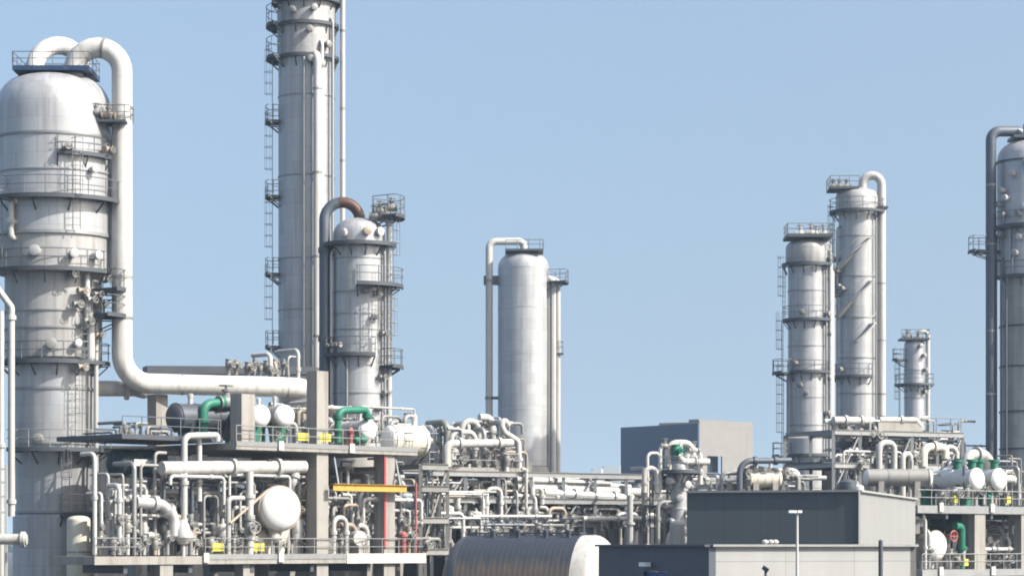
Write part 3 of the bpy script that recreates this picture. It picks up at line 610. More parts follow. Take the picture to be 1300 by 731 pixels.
def clutter(spec, where, group, seed):
    """spec rows: (kind, count, grid, px0, px1, base row, top row range, off range, radius range, palette)"""
    rg = random.Random(seed)
    for kind, cnt, G, x0, x1, yb, (ya0, ya1), (o0, o1), (r0, r1), pal in spec:
        for i in range(cnt):
            px = x0 + (x1 - x0) * (i + rg.uniform(.15, .85)) / cnt; off = rg.uniform(o0, o1); r = rg.uniform(r0, r1); mt = rg.choice(pal); ya = rg.uniform(ya0, ya1)
            thick = 'stout' if r > .26 else 'thin' if r < .13 else 'medium'
            u3 = Vector((G.u.x, G.u.y, 0)); v3 = Vector((G.v.x, G.v.y, 0))
            a = G.pt(px, yb, off); b = G.pt(px, ya, off); sgn = rg.choice((-1, 1))
            if kind == 'riser':
                e = b + u3 * sgn * rg.uniform(.8, 1.8) if rg.random() < .5 else b + v3 * rg.uniform(1, 3)
                pts = [a, b, e]; nm, ct, what = 'pipe_riser', 'pipe', f'{thick} {COLW[mt]} hooked riser'
                t = pipe_thing(nm, '', ct, pts, r, mt, r*2.5, [(0, rg.uniform(.3, .9))], [(0, rg.uniform(.3, .6))] if rg.random() < .45 else [], group)
            elif kind == 'loop':
                w = rg.uniform(1.0, 2.4)
                pts = [a, b, b + u3*w, a + u3*w*1.0]; what = f'{thick} {COLW[mt]} U-loop pipe'
                t = pipe_thing('pipe_loop', '', 'pipe', pts, r, mt, r*3, [(0, .6), (2, .4)], [(0, .35)] if rg.random() < .4 else [], group)
            elif kind == 'run':
                w = rg.uniform(2.5, 7.0); b2 = b + u3*w
                pts = [b + Vector((0,0,-rg.uniform(.5, 1.6))), b, b2] + ([b2 + Vector((0,0,-rg.uniform(.6, 1.8)))] if rg.random() < .6 else [])
                what = f'{thick} {COLW[mt]} level pipe'
                t = pipe_thing('pipe_run_line', '', 'pipe', pts, r, mt, r*2.5, [(1, .2), (1, .75)], [(1, .5)] if rg.random() < .4 else [], group)
                t.name = 'level_pipe'
            elif kind == 'long':
                w = rg.uniform(6.0, 12.0); pts = [b, b + u3*w, b + u3*w + Vector((0,0,-rg.uniform(.5, 2.5)))]; what = f'{thick} {COLW[mt]} long pipe'
                t = pipe_thing('level_pipe', '', 'pipe', pts, r, mt, r*3, [(0, .3), (0, .6), (0, .9)], [], group)
            elif kind == 'pot':
                R0 = r*3.2; t = thing('filter_pot', '', 'vessel', a, group); what = f'{COLW[mt]} pot vessel'
                w = MB(); H = max(.8, b.z - a.z); w.spin(a, (0,0,1), [(H*.3, .06), (H*.33, R0*.6), (H*.42, R0), (H*.85, R0), (H*.93, R0*.7), (H*.97, .1), (H*1.1, .1)], 18); part('shell', w, mt, t)
                for k in range(3): an = k*2.1; w = MB(); w.tube([a + Vector((R0*.8*math.cos(an), R0*.8*math.sin(an), 0)), a + Vector((R0*.8*math.cos(an), R0*.8*math.sin(an), H*.5))], .06, 6); part('leg', w, 'galvanised_steel', t)
                flange(t, a + Vector((0,0,H*.62)), (0,0,1), R0*.78, mt)
            elif kind == 'pump':
                t = thing('pump', '', 'pump', a, group); what = f'{COLW[mt]} motor pump'; d = u3*.6 - v3*.8; d.normalize()
                w = MB(); w.box(a + Vector((0,0,.15)), (2.0, 1.0, .3), math.atan2(d.y, d.x)); part('plinth', w, 'concrete', t)
                w = MB(); w.spin(a + Vector((0,0,.75)) - d*.9, d, [(0, .1), (.03, .36), (.9, .38), (.95, .3), (1.2, .16), (1.25, .12)], 18); part('motor', w, mt, t)
                w = MB(); w.spin(a + Vector((0,0,.75)) + d*.35, d, [(0, .14), (.02, .42), (.4, .42), (.45, .2), (.7, .2)], 18); w.tube([a + Vector((0,0,.9)) + d*.55, a + Vector((0,0,2.0)) + d*.55], .14, 10); part('casing', w, 'mid_grey_paint', t)
            else:   # valve station
                t = thing('valve_station', '', 'valve', a, group); what = f'{thick} {COLW[mt]} handwheel valve'
                w = MB(); w.tube([a, b], r, 10); part('stub_pipe', w, mt, t); valve(t, a + (b - a)*.75, (0,0,1), r*1.15, 'mid_grey_paint', -v3 if rg.random() < .6 else u3); flange(t, b, (0,0,1), r, mt)
            auto(t, what, where, px)

# ------------------------------------------------------------------ 6. the two-storey process structure on the left
G = Grid(340, 160, 46); TH = R(46); U = Vector((math.cos(R(33)), math.sin(R(33)), 0)); V = Vector((-math.sin(R(31)), math.cos(R(31)), 0))
def slab(mb, G, L0, L1, o0, o1, z0, z1): mb.hexa([G.at(L0,o0,z0), G.at(L1,o0,z0), G.at(L1,o1,z0), G.at(L0,o1,z0), G.at(L0,o0,z1), G.at(L1,o0,z1), G.at(L1,o1,z1), G.at(L0,o1,z1)])
zl = zrow(705, 160); zu = zrow(563, 160)
t = thing('process_structure', 'two-storey concrete platform building packed with pipes and white-ended vessels', 'structure', G.at(0, 4, 0))
LW = G.L(120), G.L(540)
q = MB(); slab(q, G, LW[0], -1.5, 0, 4.6, zl - .5, zl); slab(q, G, -1.5 + .004, LW[1], 0, 12, zl - .5, zl); dk = part('lower_deck', q, 'concrete', t)
railing_run('railing', [G.at(G.L(262), .1, zl), G.at(LW[1] - .1, .1, zl), G.at(LW[1] - .1, 8, zl)], dk)
railing_run('railing', [G.at(LW[0] + .1, .1, zl), G.at(G.L(180), .1, zl)], dk)
q = MB(); slab(q, G, G.L(440), LW[1] + .02, -.05, -.003, zl - .52, zl + .12); part('kick_plate', q, 'cream_paint', dk)
q = MB(); slab(q, G, G.L(262), G.L(439), -.04, -.003, zl - .22, zl + .12); part('kick_plate', q, 'galvanised_steel', dk)
q = MB(); slab(q, G, -2.6, G.L(530), 0, 12, zu - .42, zu); dk = part('upper_deck', q, 'concrete', t)
railing_run('railing', [G.at(-2.5, .1, zu), G.at(G.L(529), .1, zu), G.at(G.L(529), 8, zu)], dk)
q = MB(); slab(q, G, G.L(300), G.L(530), -.04, -.003, zu - .2, zu + .1); part('kick_plate', q, 'galvanised_steel', dk)
zm = zrow(556, 160)
q = MB(); slab(q, G, G.L(146, 2), -2.62, 1.3, 8, zm - .3, zm); dk = part('rear_deck', q, 'dark_steel', t)
railing_run('railing', [G.at(G.L(146, 2) + .1, 1.4, zm), G.at(-2.7, 1.4, zm)], dk, 'rail_dark')
for px, off, w, z1 in ((403, .75, 1.0, zrow(470, 163)), (488, .75, 1.0, zu - .44), (308, 1.0, 1.1, zrow(503, 162)), (205, .6, 1.0, zl - .52), (310, .8, .9, zl - .52)):
    a = G.pt(px, 690, off); q = MB(); z0 = zu + .004 if px == 308 else 0; q.box((a.x, a.y, (z0 + z1)/2), (w, w, z1 - z0), TH); part('concrete_column', q, 'concrete', t)
a = P(200, 690, 166.2); q = MB(); z1 = zrow(501, 166.2); q.box((a.x, a.y, z1/2), (.95, .95, z1), TH); part('concrete_column', q, 'concrete', t, 'tan concrete post carrying the level vapour pipe')
for off in (6, 11.4):
    for px in (330, 410, 490):
        a = G.pt(px, 690, off); q = MB(); z1 = zu - .44; q.box((a.x, a.y, z1/2), (.8, .8, z1), TH); part('concrete_column', q, 'concrete', t)
for px, z in ((262, zl), (357, zl), (357, zu), (447, zu)):
    a = G.pt(px, 690, -.1); q = MB(); q.box((a.x, a.y, z - .1), (.42, .08, .6), TH); part('marker_plate', q, 'white_paint', t)
a = G.at(G.L(488, .75) - .43, .215, 0); q = MB(); q.box((a.x, a.y, (zl + zu - .5)/2 + .2), (.16, .06, zu - zl - 1.0), TH); part('warning_strip', q, 'red_paint', t)
q = MB(); q.ibeam(G.pt(423, 618, -.4), G.pt(516, 620, -.4), .32, .46); bm = part('hoist_beam', q, 'yellow_paint', t)
for px in (430, 508): q = MB(); q.beam(G.pt(px, 616, -.35), G.at(G.L(px), .5, zu - .45), .1); part('hanger', q, 'dark_steel', bm)
for px, py, rail_px in ((385, 552, 0), (413, 552, 0), (277, 691, 0), (328, 691, 0)):
    deck = zu if py < 600 else zl; a = G.pt(px, 690, .28); q = MB(); q.box((a.x, a.y, deck + .55), (.95, .06, .5), TH); part('warning_board', q, 'safety_yellow', t)
q = MB()
for L0 in (-11, -6, -1, 4, 9): q.beam(G.at(L0, .3, zl - .78), G.at(L0, 4.4, zl - .78), .3, .5)
part('floor_beam', q, 'dark_steel', t)
# vessels
drum_thing('pressure_drum', 'big horizontal drum with a round white end above the lower deck railing', 'vessel', G.pt(361, 645, .3), G.pt(361, 645, .3) + V*8, 1.42, 'tan_steel', 'bright_white', zl, None, 2, 'cream_paint', 2)
hx = 'white-ended twin exchangers on the upper deck'
drum_thing('heat_exchanger', 'small horizontal exchanger with white end, nearer the tan post of the twin pair', 'exchanger', G.pt(333, 527, .5), G.pt(333, 527, .5) + V*6, .68, 'dull_cladding', 'bright_white', zu, hx, 2, 'green_paint', 2)
drum_thing('heat_exchanger', 'small horizontal exchanger with white end, nearer the tall concrete post of the twin pair', 'exchanger', G.pt(364, 527, .5), G.pt(364, 527, .5) + V*6, .68, 'dull_cladding', 'bright_white', zu, hx, 2, 'green_paint', 2)
drum_thing('heat_exchanger', 'dark grey horizontal exchanger under the level vapour pipe, beside a green bend', 'exchanger', G.pt(216, 530, 5), G.pt(300, 530, 5), .9, 'dark_steel', 'dark_steel', zm, None, 2, 'dark_steel', 1)
drum_thing('reflux_drum', 'cream horizontal drum with a dished end, at the outer corner of the upper deck', 'vessel', G.pt(542, 560, 1.6), G.pt(542, 560, 1.6) - U*3.4, 1.05, 'cream_paint', 'bright_white', zu, None, 1, 'concrete', 1, True)
drum_thing('heat_exchanger', 'short grey exchanger with a white end beside the green pipe arch', 'exchanger', G.pt(470, 545, .6), G.pt(470, 545, .6) + V*5, .66, 'pale_grey_paint', 'bright_white', zu, None, 2, 'concrete', 1)
# pipes of the structure
pipe_thing('header_pipe', 'fat white level pipe just under the upper deck, capped at one end', 'pipe', [G.pt(205, 594, .9), G.pt(386, 592, .9)], .42, 'white_paint', .5, [(0, .48), (0, .8)], (), None, 20)
pipe_thing('inlet_pipe', 'short pale pipe dropping from the fat white pipe onto the big drum', 'pipe', [G.pt(376, 596, .95), G.pt(372, 612, .95), G.pt(366, 622, 1.4)], .26, 'pale_grey_paint', .4, [(0, .5)])
pipe_thing('cooling_pipe', 'green pipe bend on top of the dark exchanger', 'pipe', [G.pt(258, 548, 4), G.pt(258, 513, 4), G.pt(297, 509, 4)], .3, 'green_paint', .7, [(0, .4), (1, .6)], [(1, .75)])
pipe_thing('cooling_pipe', 'green pipe arch standing on the upper deck beside the stout silver column', 'pipe', [G.pt(429, 562, .7), G.pt(429, 521, .7), G.pt(466, 520, .7), G.pt(466, 533, .7)], .24, 'green_paint', .6, [(0, .4), (0, .8), (2, .6)])
pipe_thing('cooling_pipe', 'low green pipe stub lying on the upper deck beside a red post', 'pipe', [G.pt(450, 558, .6), G.pt(464, 558, .6)], .22, 'green_paint', .4, [(0, .5)])
q = MB(); a = G.pt(445, 560, .45); q.spin((a.x, a.y, zu), (0,0,1), [(0, .16), (.9, .16), (.92, .24), (1.1, .24), (1.3, .1)], 12); solo('fire_hydrant', q, 'faded_red', 'red hydrant post on the upper deck between the green pipe legs', 'hydrant')
pipe_thing('steam_pipe', 'grey pipe going up and over to the tan post, ending in a pear-shaped pot', 'pipe', [G.pt(234, 672, .8), G.pt(234, 553, .8), G.pt(276, 552, .8), G.pt(276, 560, .8)], .2, 'pale_grey_paint', .5, [(0, .1), (0, .5)])
w = MB(); a = G.pt(233, 690, .8); w.spin((a.x, a.y, zl), (0,0,1), [(0, .12), (.7, .12), (.75, .3), (1.15, .6), (1.6, .58), (2.1, .3), (2.3, .22)], 18); solo('filter_pot', w, 'pale_grey_paint', 'pale pear-shaped filter pot on the lower deck under a grey pipe', 'vessel')
pipe_thing('steam_pipe', 'plain grey drop pipe hanging beside the taller grey bend', 'pipe', [G.pt(253, 636, 1.4), G.pt(253, 556, 1.4), G.pt(240, 554, 1.4)], .17, 'pale_grey_paint', .3, [(0, .3)])
q = MB(); [q.tube(rnd(x, .3), .16, 10) for x in ([G.pt(290, 703, .5), G.pt(290, 632, .5), G.pt(320, 632, .5), G.pt(320, 640, .5)],)]; solo('pipe_support', q, 'pale_grey_paint', 'square-cornered grey pipe frame standing beside the big white-ended drum', 'pipe support')
q = MB(); q.tube([G.pt(292, 664, .3), G.pt(340, 622, .3)], .09, 8); solo('brace_pipe', q, 'tan_steel', 'slanting tan pipe rising towards the big white-ended drum', 'pipe')
pipe_thing('steam_pipe', 'stout pale upright pipe in front of the big drum shell', 'pipe', [G.pt(317, 703, .35), G.pt(317, 598, .35)], .24, 'pale_grey_paint', .3, [(0, .2), (0, .45), (0, .7)], [(0, .32)])
pipe_thing('transfer_pipe', 'thin white level pipe across the rear deck to the widest column', 'pipe', [P(132, 572, 160), P(226, 574, 161.5)], .17, 'white_paint', .2, [(0, .5), (0, .93)])
pipe_thing('transfer_pipe', 'stout white branch joining the widest column beneath the vapour pipe elbow', 'pipe', [P(108, 493, 165), P(172, 493, 166), P(182, 496, 170)], .52, 'white_paint', .6, [(0, .82)], (), None, 18)
pipe_thing('transfer_pipe', 'silver elbow pipe curving down beside the pear-shaped pot', 'pipe', [G.pt(172, 637, 1), G.pt(205, 640, 1), G.pt(221, 655, 1), G.pt(221, 680, 1)], .36, 'aluminium_pipe', .9, [(0, .7), (1, .5)])
pipe_thing('transfer_pipe', 'pale bent pipe crossing behind the silver elbow', 'pipe', [G.pt(140, 626, 2), G.pt(172, 640, 2), G.pt(206, 632, 2)], .26, 'pale_grey_paint', .5, [(0, .6), (1, .4)])
pipe_thing('transfer_pipe', 'low pale pipe stub beside the widest column foot', 'pipe', [P(112, 685, 158), P(152, 685, 157)], .2, 'pale_grey_paint', .2, [(0, .9)])
w = MB(); w.beam(P(184, 470, 175), P(396, 471, 179), 1.6, .55); t = solo('pipe_bridge', w, 'dark_steel', 'dark beam bridge running just behind the level vapour pipe', 'pipe bridge')
for y0, x0, x1 in ((600, 142, 196), (585, 142, 196)): pass
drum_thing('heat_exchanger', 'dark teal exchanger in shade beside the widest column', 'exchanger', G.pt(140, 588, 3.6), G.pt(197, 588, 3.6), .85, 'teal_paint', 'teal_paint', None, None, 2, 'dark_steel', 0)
w = MB(); a = G.pt(179, 587, 2.4); w.box(a, (1.1, .1, .42), TH); w.beam(a + V*.1, a + V*.6, .08); solo('name_plate', w, 'white_paint', 'blank white plate in front of the teal exchanger', 'plate')
w = MB(); a = G.pt(165, 690, 2); w.box((a.x, a.y, zl + .7), (1.8, 1.5, 1.4), TH); w.spin((a.x, a.y, zl + 1.4), (0,0,1), [(0, .6), (.5, .5), (.6, .2), (1.0, .2)], 16); solo('pump_skid', w, 'dark_steel', 'dark square pump block on the lower deck before the bent pipes', 'pump')
w = MB(); a = G.pt(456, 683, .7); t = thing('motor_pump', 'white round motor pump on the lower deck beside the red-striped post', 'pump', (a.x, a.y, zl))
w.spin(a - V*.4 - U*.1, V, [(0, .12), (.04, .5), (.9, .52), (.95, .3), (1.3, .2)], 20); part('motor', w, 'white_paint', t); w = MB(); w.box((a.x, a.y, (zl + a.z - .5)/2), (.9, .9, a.z - .5 - zl + .1), TH); part('plinth', w, 'concrete', t)
q = MB(); a = G.pt(512, 690, .6); q.spin((a.x, a.y, zl), (0,0,1), [(0, .2), (1.2, .2), (1.22, .3), (1.4, .3), (1.6, .1)], 12); solo('fire_hydrant', q, 'faded_red', 'red hydrant post on the lower deck beside the red-striped post', 'hydrant')
q = MB(); a = G.pt(528, 690, .6); q.tube([(a.x, a.y, zl), (a.x, a.y, zrow(612, a.y))], .085, 8); solo('fire_pipe', q, 'faded_red', 'slim red standpipe between the structure and the grey steel frame', 'pipe')
pal = ['pale_grey_paint', 'pale_grey_paint', 'mid_grey_paint', 'aluminium_pipe', 'tan_steel', 'galvanised_steel']
lo = 705; Zg = 'on the lower deck behind yellow boards'
clutter([('riser', 9, G, 268, 400, 704, (585, 650), (1.5, 5), (.07, .2), pal), ('riser', 8, G, 415, 535, 704, (585, 650), (1.2, 6), (.1, .24), pal), ('loop', 5, G, 412, 450, 704, (638, 670), (.5, 2), (.12, .2), ['tan_steel', 'pale_grey_paint', 'tan_steel']),
         ('valve', 7, G, 410, 530, 704, (670, 690), (.4, 2), (.1, .18), pal), ('valve', 6, G, 245, 330, 704, (668, 690), (.4, 1.5), (.1, .16), pal), ('run', 6, G, 255, 400, 704, (600, 660), (2.5, 6), (.1, .22), pal), ('run', 5, G, 415, 500, 704, (590, 650), (2.5, 7), (.12, .26), pal), ('pot', 3, G, 408, 470, 704, (660, 672), (1.5, 3), (.12, .18), pal), ('pump', 2, G, 255, 310, 704, (690, 690), (1, 2), (.2, .2), ['mid_grey_paint', 'tan_steel'])], Zg, 'lower deck pipework', 11)
clutter([('riser', 7, G, 130, 245, 704, (590, 660), (.8, 3.6), (.08, .2), pal), ('loop', 4, G, 150, 230, 704, (655, 680), (.5, 2.5), (.14, .24), pal), ('valve', 5, G, 140, 250, 704, (675, 690), (.3, 1.5), (.1, .16), pal), ('run', 5, G, 138, 240, 704, (600, 670), (2.0, 4), (.1, .2), pal)], 'on the lower deck beside the widest column', 'lower deck pipework', 12)
clutter([('riser', 8, G, 305, 425, 562, (500, 545), (1.5, 9), (.08, .18), pal), ('valve', 6, G, 340, 470, 562, (540, 552), (.6, 3), (.1, .16), pal + ['green_paint']), ('run', 4, G, 300, 420, 562, (505, 545), (4, 9), (.1, .2), pal), ('riser', 5, G, 475, 530, 562, (520, 550), (2.5, 8), (.08, .16), pal), ('loop', 3, G, 480, 515, 562, (528, 545), (4, 8), (.1, .16), pal)], 'on the upper deck by twin exchangers', 'upper deck pipework', 13)
clutter([('valve', 8, G, 288, 366, 476, (455, 465), (10, 11), (.09, .16), ['mid_grey_paint', 'tan_steel', 'galvanised_steel']), ('riser', 4, G, 335, 385, 490, (440, 462), (9, 11), (.1, .2), pal), ('riser', 6, G, 145, 190, 556, (535, 548), (4, 6), (.07, .12), ['dark_steel', 'mid_grey_paint'])], 'above the dark pipe bridge', 'bridge valves', 14)
# dark exchangers and a backdrop added behind so no sky shows through
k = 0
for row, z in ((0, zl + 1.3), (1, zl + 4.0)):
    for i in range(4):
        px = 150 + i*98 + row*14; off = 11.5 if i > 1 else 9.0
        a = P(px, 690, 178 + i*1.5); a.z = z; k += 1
        t = drum_thing('heat_exchanger', '', 'exchanger', a, a + U*5.0 + Vector((0, 0, 0)), 1.12, 'dark_steel' if (i + row) % 2 else 'slate_pipe', 'dark_steel', (zl - 3 if row == 0 else None), 'added exchangers stacked in the shade', 2, 'concrete', 1)
        auto(t, 'dark added exchanger stacked in shade' if row else 'dark added exchanger standing low in shade', 'behind the process structure', px)
Wt = thing('added_backdrop', 'low dark added backdrop half hidden behind the process structure', 'backdrop', (P(340, 690, 200).x, 200, 0))  # added dark backing that closes the bright gaps in the structure
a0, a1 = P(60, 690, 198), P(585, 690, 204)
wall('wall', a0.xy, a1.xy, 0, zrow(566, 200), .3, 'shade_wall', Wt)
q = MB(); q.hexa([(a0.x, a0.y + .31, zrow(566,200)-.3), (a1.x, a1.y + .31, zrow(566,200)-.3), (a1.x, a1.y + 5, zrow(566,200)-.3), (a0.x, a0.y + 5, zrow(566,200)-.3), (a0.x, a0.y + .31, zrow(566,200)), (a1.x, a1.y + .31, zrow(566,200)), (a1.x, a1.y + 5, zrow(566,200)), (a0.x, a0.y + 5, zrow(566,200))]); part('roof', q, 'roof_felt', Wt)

# left edge: pipes before the big column
pipe_thing('drain_pipe', 'slim white pipe kinked at its head, upright in front of the widest column', 'pipe', [P(-14, 352, 150), P(14.5, 390, 150), P(14.5, 655, 150)], .2, 'white_paint', .3, [(1, .05), (1, .93)])
pipe_thing('drain_pipe', 'white level pipe with a flanged end low on the widest column', 'pipe', [P(-30, 684, 151), P(34, 684, 151)], .32, 'white_paint', .3, [(0, .93)], (), None, 16)
q = MB(); b = [P(-3, 735, 152), P(8, 735, 152)]
for p in b: q.beam((p.x, p.y, 0), (p.x, p.y, zrow(590, 152)), .14)
for y in (595, 612, 630, 650): q.beam(P(-20, y, 152), P(9, y, 152), .12)
solo('access_ladder', q, 'pale_grey_paint', 'pale ladder-like steel stand cut by the photo edge before the widest column', 'ladder')
pipe_thing('drain_pipe', 'straight pale upright pipe at the very edge of the photo', 'pipe', [P(1, 735, 153), P(1, 395, 153)], .2, 'pale_grey_paint', .3, [(0, .5)])

# ------------------------------------------------------------------ 7. the steel pipe racks in the middle
K = Grid(545, 192, 33); KU = Vector((K.u.x, K.u.y, 0)); KV = Vector((K.v.x, K.v.y, 0))
def rack(name, label, G, px0, px1, n, off0, off1, rows, mat_='galvanised_steel', group=None, top=None):
    t = thing(name, label, 'pipe rack', G.at(G.L((px0+px1)/2), off0, 0), group)
    L0, L1 = G.L(px0, off0), G.L(px1, off0); D0 = G.o.y
    zs = [zrow(r, D0) for r in rows]; zt = zs[0] if top is None else zrow(top, D0)
    for i in range(n + 1):
        L = L0 + (L1 - L0) * i / n
        for off in (off0, off1):
            q = MB(); b, e = G.at(L, off, 0), G.at(L, off, zt); q.beam(b, e, .26, .3); part('post', q, mat_, t)
        for z in zs: q = MB(); q.ibeam(G.at(L, off0 + .16, z), G.at(L, off1 - .16, z), .26, .36); part('cross_beam', q, mat_, t)
    for off in (off0, off1):
        for z in zs: q = MB(); q.ibeam(G.at(L0, off - .16, z), G.at(L1, off - .16, z), .24, .42); part('long_beam', q, mat_, t)
    for i in range(0, n, 2):
        a, b = L0 + (L1 - L0)*i/n, L0 + (L1 - L0)*(i+1)/n; q = MB()
        q.beam(G.at(a, off0 - .02, zs[-1]), G.at(b, off0 - .02, zs[0]), .12); part('brace', q, mat_, t)
    return t, L0, L1, zs
t, L0, L1, zs = rack('pipe_rack', 'long grey steel pipe rack spanning the middle above the dark tank', K, 548, 872, 8, 0, 7, (600, 634, 664))
q = MB(); slab(q, K, L0, K.L(662), .2, 6.8, zs[0] + .22, zs[0] + .5); o = part('deck', q, 'concrete', t); railing_run('railing', [K.at(L0, .3, zs[0] + .5), K.at(K.L(662), .3, zs[0] + .5)], o)
q = MB(); slab(q, K, L0, L1, 2.2, 6.8, zs[1] + .22, zs[1] + .3); part('deck', q, 'grating', t)
q = MB(); slab(q, K, L0, L1, .2, 6.8, zs[2] + .22, zs[2] + .3); part('deck', q, 'grating', t)
# big level pipes on the rack
lev = []
for i, (x0, x1, y, off, r, mt, lb) in enumerate((
    (655, 772, 608, 1.0, .26, 'white_paint', 'white level pipe, topmost over the rack, stopping short of the blue-walled hall'),
    (655, 822, 618, .6, .36, 'white_paint', 'stout white level pipe, second down on the pipe rack'),
    (690, 802, 625, .2, .34, 'aluminium_pipe', 'silver level pipe, third down on the pipe rack'),
    (668, 800, 611, 2.6, .22, 'pale_grey_paint', 'pale grey level pipe behind the white ones on the rack'),
    (756, 884, 658, -1.6, .19, 'white_paint', ''), (600, 700, 655, -1.2, .12, 'pale_grey_paint', 'thin pale handrail-like pipe over the dark tank'))):
    if i == 4:
        pipe_thing('level_pipe', 'long white pipe crossing over the tank end and dropping at the charcoal shed', 'pipe', [K.pt(740, 658, off), K.pt(884, 658, off), K.pt(884, 700, off)], r, mt, .5, [(0, .3), (0, .7)], (), 'rack pipes')
    else: pipe_thing('level_pipe', lb, 'pipe', [K.pt(x0, y, off), K.pt(x1, y + (7 if i != 5 else 0), off)], r, mt, .4, [(0, .35), (0, .8)], [(0, .6)] if i == 3 else (), 'rack pipes', 16)
pipe_thing('header_pipe', 'white pipe shaped like a hockey stick before the smooth middle column', 'pipe', [K.pt(567, 592, -.3), K.pt(567, 563, -.3), K.pt(650, 562, -.3)], .32, 'white_paint', .6, [(1, .2), (1, .8)], (), 'rack pipes', 16)
pipe_thing('relief_pipe', 'white S-bent pipe with a hooked end against the smooth middle column', 'pipe', [K.pt(646, 540, 1), K.pt(640, 532, 1), K.pt(636, 540, 1), K.pt(641, 549, 1), K.pt(658, 560, 1), K.pt(659, 598, 1)], .24, 'white_paint', .5, [(4, .6)], (), 'rack pipes')
pipe_thing('relief_pipe', 'white upright pipe with a T top, standing on the rack before the smooth middle column', 'pipe', [K.pt(668, 645, -.5), K.pt(668, 596, -.5), K.pt(662, 595, -.5)], .13, 'white_paint', .1, [(0, .98)], (), 'rack pipes')
pipe_thing('relief_pipe', 'white candy-cane pipe on the rack above the dark tank', 'pipe', [K.pt(688, 640, -.4), K.pt(688, 619, -.4), K.pt(676, 619, -.4), K.pt(676, 628, -.4)], .2, 'white_paint', .6, [(0, .5)], (), 'rack pipes')
pw = ['pale_grey_paint', 'pale_grey_paint', 'white_paint', 'aluminium_pipe', 'mid_grey_paint', 'galvanised_steel', 'tan_steel']
clutter([('riser', 12, K, 548, 645, 598, (527, 545), (1, 6), (.09, .3), pw), ('loop', 6, K, 552, 640, 598, (530, 560), (1, 6), (.1, .26), pw), ('valve', 7, K, 550, 655, 598, (575, 588), (-.1, 1), (.12, .2), pw), ('pot', 3, K, 560, 640, 598, (560, 570), (2, 5), (.16, .24), pw)], 'on the top deck of the pipe rack', 'top deck pipework', 21)
clutter([('riser', 12, K, 548, 700, 666, (604, 640), (-.6, 1.8), (.08, .2), pw), ('loop', 8, K, 552, 700, 666, (608, 650), (-.5, 1.5), (.1, .22), pw), ('run', 9, K, 548, 690, 666, (606, 660), (-.2, 3), (.1, .28), pw), ('valve', 9, K, 552, 700, 668, (648, 660), (-.8, .4), (.1, .18), pw + ['green_paint'])], 'in the rack before the smooth column', 'rack pipework', 22)
clutter([('riser', 9, K, 700, 830, 668, (632, 650), (-.4, 2), (.08, .2), pw), ('loop', 8, K, 700, 822, 668, (636, 655), (-.5, 2), (.1, .24), pw), ('run', 8, K, 700, 820, 668, (634, 662), (.2, 3), (.1, .26), pw + ['dark_steel']), ('valve', 7, K, 700, 830, 670, (652, 662), (-.8, .4), (.1, .18), pw)], 'in the rack over the white tank end', 'rack pipework', 23)
clutter([('run', 8, K, 560, 700, 700, (664, 690), (-3, -1), (.1, .2), ['mid_grey_paint', 'pale_grey_paint', 'slate_pipe']), ('valve', 10, K, 590, 730, 690, (664, 674), (-4, -2), (.1, .18), ['mid_grey_paint', 'pale_grey_paint', 'galvanised_steel'])], 'just over the dark tank top', 'pipework over the tank', 24)
# exchangers added behind the rack to keep its gaps dark
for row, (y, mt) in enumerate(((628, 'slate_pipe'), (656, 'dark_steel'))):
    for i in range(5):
        px = 556 + i*62; a = K.pt(px, y, 9 + row*.2); t = drum_thing('heat_exchanger', '', 'exchanger', a, a + KU*4.1, .95, mt if i % 2 else 'mid_grey_paint', 'mid_grey_paint', 0 if row else None, 'added exchangers behind the pipe rack', 2, 'concrete', 0)
        auto(t, 'added horizontal exchanger on the upper tier' if row == 0 else 'added horizontal exchanger on the lower tier', 'deep behind the pipe rack', px)
Wt = thing('added_backdrop', 'long low dark added backdrop glimpsed through the gaps of the pipe rack', 'backdrop', (P(700, 690, 232).x, 232, 0))  # added behind the rack so the sky stays out of its gaps
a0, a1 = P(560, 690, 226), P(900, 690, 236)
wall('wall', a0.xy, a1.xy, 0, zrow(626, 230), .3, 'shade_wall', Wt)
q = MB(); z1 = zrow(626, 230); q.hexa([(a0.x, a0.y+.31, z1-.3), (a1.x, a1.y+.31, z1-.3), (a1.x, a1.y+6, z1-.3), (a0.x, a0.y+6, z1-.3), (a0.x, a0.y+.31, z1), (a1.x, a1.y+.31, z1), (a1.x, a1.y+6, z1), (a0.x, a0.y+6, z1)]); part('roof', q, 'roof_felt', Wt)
# steel stair frame beside the structure
H = Grid(536, 172, 33)
t, a, b, zz = rack('support_tower', 'narrow grey braced steel frame between the process structure and the dark tank', H, 534, 568, 1, 0, 3, (592, 620, 660, 700), 'mid_grey_paint')
clutter([('riser', 5, H, 536, 566, 705, (600, 660), (.4, 2.5), (.08, .16), pw), ('loop', 4, H, 536, 556, 703, (630, 690), (.3, 2), (.1, .18), pw), ('valve', 4, H, 538, 565, 705, (675, 692), (-.1, 1), (.1, .16), pw)], 'inside the narrow braced steel frame', 'frame pipework', 25)

